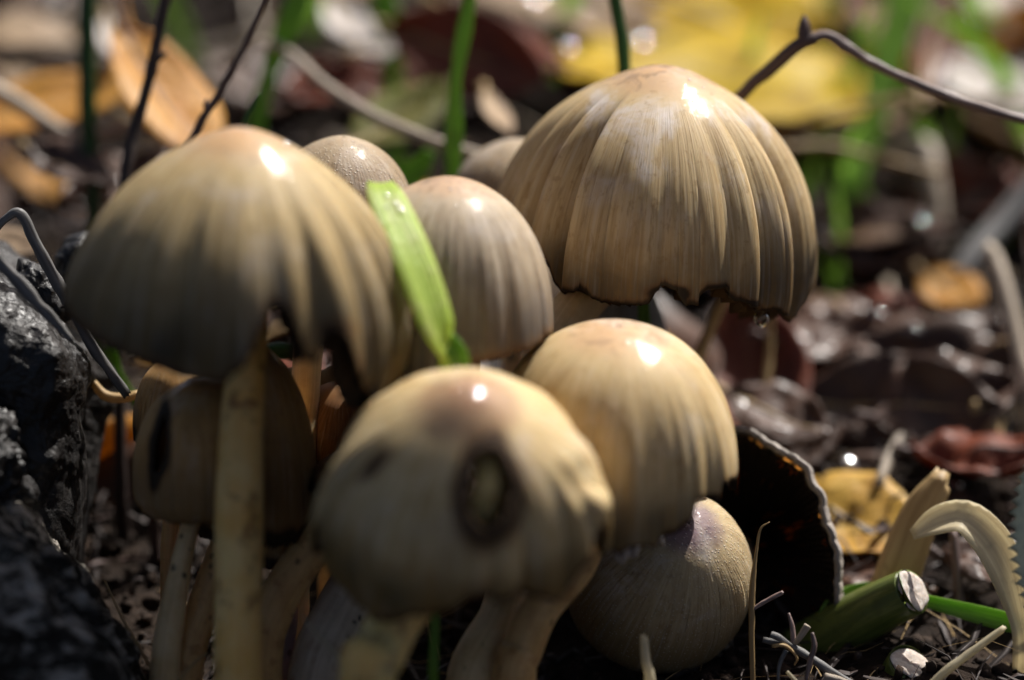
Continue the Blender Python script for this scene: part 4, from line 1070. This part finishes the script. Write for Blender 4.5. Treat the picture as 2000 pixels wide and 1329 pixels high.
# soil crumbs
def crumbs(name, n, xr, yr, smin, smax, mat, lift=0.0, seed=3):
    g = np.random.default_rng(seed)
    ico = np.array([(0, 0, 1), (.894, 0, .447), (.276, .851, .447), (-.724, .526, .447), (-.724, -.526, .447), (.276, -.851, .447),
                    (.724, .526, -.447), (-.276, .851, -.447), (-.894, 0, -.447), (-.276, -.851, -.447), (.724, -.526, -.447), (0, 0, -1)])
    fc = np.array([(0, 1, 2), (0, 2, 3), (0, 3, 4), (0, 4, 5), (0, 5, 1), (1, 6, 2), (2, 7, 3), (3, 8, 4), (4, 9, 5), (5, 10, 1),
                   (6, 7, 2), (7, 8, 3), (8, 9, 4), (9, 10, 5), (10, 6, 1), (11, 7, 6), (11, 8, 7), (11, 9, 8), (11, 10, 9), (11, 6, 10)])
    x, y = g.uniform(*xr, n), g.uniform(*yr, n)
    s_ = smin + (smax - smin) * g.random(n) ** 3
    z = ground(x, y) + s_ * 0.3 + lift * g.random(n)
    V = ico[None] * (1 + g.uniform(-.35, .35, (n, 12, 1))) * s_[:, None, None] * g.uniform(0.6, 1.3, (n, 1, 3)) + np.stack([x, y, z], -1)[:, None, :]
    F = (fc[None] + 12 * np.arange(n)[:, None, None]).reshape(-1, 3)
    return tag(mk(name, V.reshape(-1, 3), F, mat, base=(0, 0, 0), smooth=True), 'dark crumbly soil strewn under the mushrooms and litter', 'soil', kind='stuff')
crumbs('soil_crumbs', 14000, (-9, 9), (-5, 14), 0.02, 0.10, M['crumb'])

def debris(name, n, xr, yr, mat, label, seed, wr=(0.008, 0.05), lr=(0.1, 1.1)):
    g = np.random.default_rng(seed)
    x, y = g.uniform(*xr, n), g.uniform(*yr, n)
    L, a, w_ = lr[0] + (lr[1] - lr[0]) * g.random(n) ** 2, g.uniform(0, 2 * math.pi, n), wr[0] + (wr[1] - wr[0]) * g.random(n) ** 2
    c = np.stack([x, y, ground(x, y) + g.uniform(0.0, 0.16, n)], -1)
    dz = g.normal(0, 0.3, n)
    ex = nrm(np.stack([np.cos(a), np.sin(a), dz], -1))
    ey = nrm(np.cross(ex, np.array([0, 0, 1.0]) + g.normal(0, 0.3, (n, 3))))
    ez = np.cross(ex, ey)
    V, F = [], []
    rows = np.linspace(-0.5, 0.5, 4)
    for k, t in enumerate(rows):
        mid = c + ex * (t * L)[:, None] + ez * (L * g.normal(0, 0.06, n))[:, None]
        ww = (w_ * (0.4 if k in (0, 3) else 1))[:, None]
        V += [mid + ey * ww, mid + ez * ww * 0.6, mid - ey * ww]
    V = np.stack(V, 1).reshape(-1, 3)
    fq = []
    for k in range(3):
        for j in range(3):
            fq.append((k * 3 + j, k * 3 + (j + 1) % 3, k * 3 + 3 + (j + 1) % 3, k * 3 + 3 + j))
    F = (np.array(fq)[None] + 12 * np.arange(n)[:, None, None]).reshape(-1, 4)
    return tag(mk(name, V, F, mat, base=(0, 0, 0)), label, 'debris', kind='stuff')
debris('bark_debris', 5000, (-9, 9), (-4, 13), M['twig_dark'], 'dark crumbled bark bits strewn over the soil', 8)
debris('root_fibres', 900, (-9, 9), (-4, 12), M['straw_tan'], 'fine pale root fibres strewn over the soil', 10, (0.004, 0.012), (0.3, 1.6))
debris('plant_debris', 1500, (-9, 9), (0.5, 14), M['twig'], 'brown shredded plant bits strewn over the soil', 9)

# ------------------------------------------------------------------ old wood on the left
def poly_blob(outline, d, thick, seed, amp, freq, na=220, nb=110, sq=0.55, stretch=(1, 1, 1), octs=5, gain=0.55):
    o = np.array([P(a, b, d) for a, b in outline])
    c = o.mean(0)
    rel = o - c
    u, v = rel @ RT, rel @ UP
    ang = np.arctan2(v, u)
    rad = np.hypot(u, v)
    i = np.argsort(ang)
    ang, rad = ang[i], rad[i]
    th = np.linspace(-math.pi, math.pi, na, endpoint=False)
    # exact polygon radius along each direction
    A_ = np.concatenate([ang, [ang[0] + 2 * math.pi]])
    U_ = np.concatenate([rad * np.cos(ang), [rad[0] * math.cos(ang[0])]])
    W_ = np.concatenate([rad * np.sin(ang), [rad[0] * math.sin(ang[0])]])
    rr = []
    for t in th:
        tq = t if t >= A_[0] else t + 2 * math.pi
        k = min(np.searchsorted(A_, tq, 'right') - 1, len(A_) - 2)
        x1, y1, x2, y2 = U_[k], W_[k], U_[k + 1], W_[k + 1]
        dx, dy = math.cos(t), math.sin(t)
        den = dx * (y2 - y1) - dy * (x2 - x1)
        rr.append((x1 * (y2 - y1) - y1 * (x2 - x1)) / den)
    rr = np.array(rr)
    be = np.linspace(-math.pi / 2, math.pi / 2, nb)
    cb, sb = np.abs(np.cos(be)) ** sq, np.sign(np.sin(be)) * np.abs(np.sin(be)) ** sq
    dirs = np.cos(th)[:, None] * RT + np.sin(th)[:, None] * UP
    V = c + cb[:, None, None] * rr[None, :, None] * dirs[None] + (sb * thick)[:, None, None] * FW
    nn = nrm(V - c)
    disp = fbm(V * freq * np.array(stretch), octs, seed, gain)
    ridg = 1 - np.abs(fbm(V * freq * 0.7, 4, seed + 7, 0.5))
    V = V + nn * (amp * (disp + 0.5 * ridg - 0.4))[..., None]
    return V.reshape(-1, 3), grid_faces(nb, na, True)
V, F = poly_blob([(-420, 250), (-150, 400), (-20, 478), (60, 530), (125, 610), (172, 690), (190, 740), (186, 860), (176, 980), (150, 1090), (60, 1180), (-420, 1200)], 0.5, 1.1, 3, 0.15, 1.3, 420, 190, sq=0.6, octs=6, gain=0.5)
tag(mk('charred_wood', V, F, M['char']), 'black wet charred wood chunk leaning beside the olive cap mushroom', 'wood')
V, F = poly_blob([(30, 540), (40, 512), (70, 505), (100, 520), (125, 560), (140, 620), (110, 640), (60, 600)], 0.35, 0.35, 13, 0.10, 2.6, 90, 50)
tag(mk('charcoal_lump', V, F, M['char']), 'small crumbly black lump behind the crossing grey stalks', 'charcoal')
V, F = poly_blob([(100, 500), (125, 470), (165, 462), (200, 480), (220, 560), (180, 600), (120, 570)], 1.0, 0.4, 15, 0.06, 2.2, 90, 50)
tag(mk('grey_stone', V, F, M['char']), 'smooth grey wet stone behind the charred wood and olive cap', 'stone')
V, F = poly_blob([(-420, 960), (-120, 930), (0, 985), (70, 1040), (130, 1110), (190, 1190), (235, 1270), (275, 1380), (300, 1480), (-420, 1600)], -1.1, 1.0, 23, 0.17, 2.6, 460, 200, sq=0.6, stretch=(0.5, 1.2, 0.8), octs=6)
tag(mk('weathered_root', V, F, M['root']), 'weathered grey root with pale grain below the charred wood', 'root')
V, F = poly_blob([(-200, 760), (-60, 770), (10, 800), (50, 880), (70, 960), (40, 1020), (-200, 1030)], -0.8, 0.6, 33, 0.16, 2.6, 240, 120)
tag(mk('bark_lump', V, F, M['char']), 'knobbly dark bark lump between the charred wood and weathered root', 'bark')

# ------------------------------------------------------------------ dew drops
def drop(label, p, r, normal, group):
    K, V, F = 12, [], []
    e1 = nrm(np.cross(normal, [0.3, 0.9, 0.1])); e2 = np.cross(normal, e1)
    n_ = 7
    for i in range(n_):
        a = math.pi * (i + 0.02) / (n_ - 1 + 0.04)
        for k in range(K):
            th = 2 * math.pi * k / K
            V.append(p + r * (math.sin(a) * (math.cos(th) * e1 + math.sin(th) * e2) + 0.6 * math.cos(a) * normal))
    return tag(mk('dewdrop', np.array(V), grid_faces(n_, K, True).tolist() + [tuple(range(K))[::-1], tuple((n_ - 1) * K + k for k in range(K))], M['water']), label, 'dewdrop', group)
def dew(label, spots, group, seed=1):
    """small drops seated on whatever surface lies under the given line of sight"""
    bpy.context.view_layer.update()
    dg = bpy.context.evaluated_depsgraph_get()
    for (px, py, r) in spots:
        dirv = Vector(nrm(P(px, py, 0) - CAM))
        hit, loc, nor, fi, ob, mt = scene.ray_cast(dg, Vector(CAM * S), dirv)
        if hit:
            n_ = np.array(nor)
            if n_ @ np.array(dirv) > 0: n_ = -n_
            drop(label, np.array(loc) / S + n_ * r * 0.35, r, n_, group)
rr_ = random.Random(5)
dew('clear dewdrop on top of the wide olive cap', [(520, 258, .03), (545, 268, .03), (558, 285, .035), (572, 270, .03), (580, 285, .03)], 'dewdrops on the olive cap')
dew('clear dewdrop on the glossy honey dome cap', [(1275, 708, .022), (1240, 672, .018), (1258, 684, .016), (1185, 702, .012), (1225, 668, .02)], 'dewdrops on the honey cap')
dew('clear dewdrop on the highest pleated cap', [(1346, 158, .016), (1352, 200, .014), (1362, 186, .012), (1338, 190, .01), (1372, 172, .012)], 'dewdrops on the highest cap')
dew('clear dewdrop at the top of the lime green grass piece', [(756, 385, .03), (772, 400, .03), (782, 412, .035), (752, 408, .025)], 'dewdrops on the lime grass')
dew('clear dewdrop on the greyish bell cap', [(905, 395, .015), (892, 402, .012), (880, 372, .02)], 'dewdrops on the greyish cap')
dew('clear dewdrop on the pale buff leaf', [(1145, 25, .13), (1105, 105, .11), (1040, 8, .14), (1250, 90, .10)], 'dewdrops on the buff leaf')
dew('clear dewdrop on the dark leaves near the dark hollow', [(1655, 912, .10), (1715, 620, .10), (1655, 565, .09), (1800, 440, .09), (1865, 955, .08), (1785, 650, .09)], 'dewdrops by the hollow')
tag(mk('water_bead', *(lambda: (np.array([P(1488, 622, 0.4) + 0.075 * np.array([math.sin(a) * math.cos(b), math.sin(a) * math.sin(b), 1.25 * math.cos(a)]) for a in np.linspace(0.02, math.pi - 0.02, 9) for b in np.linspace(0, 2 * math.pi, 14, endpoint=False)]), grid_faces(9, 14, True)))(), M['water']),
    'bright water bead hanging under the torn hem of the highest cap', 'water bead')
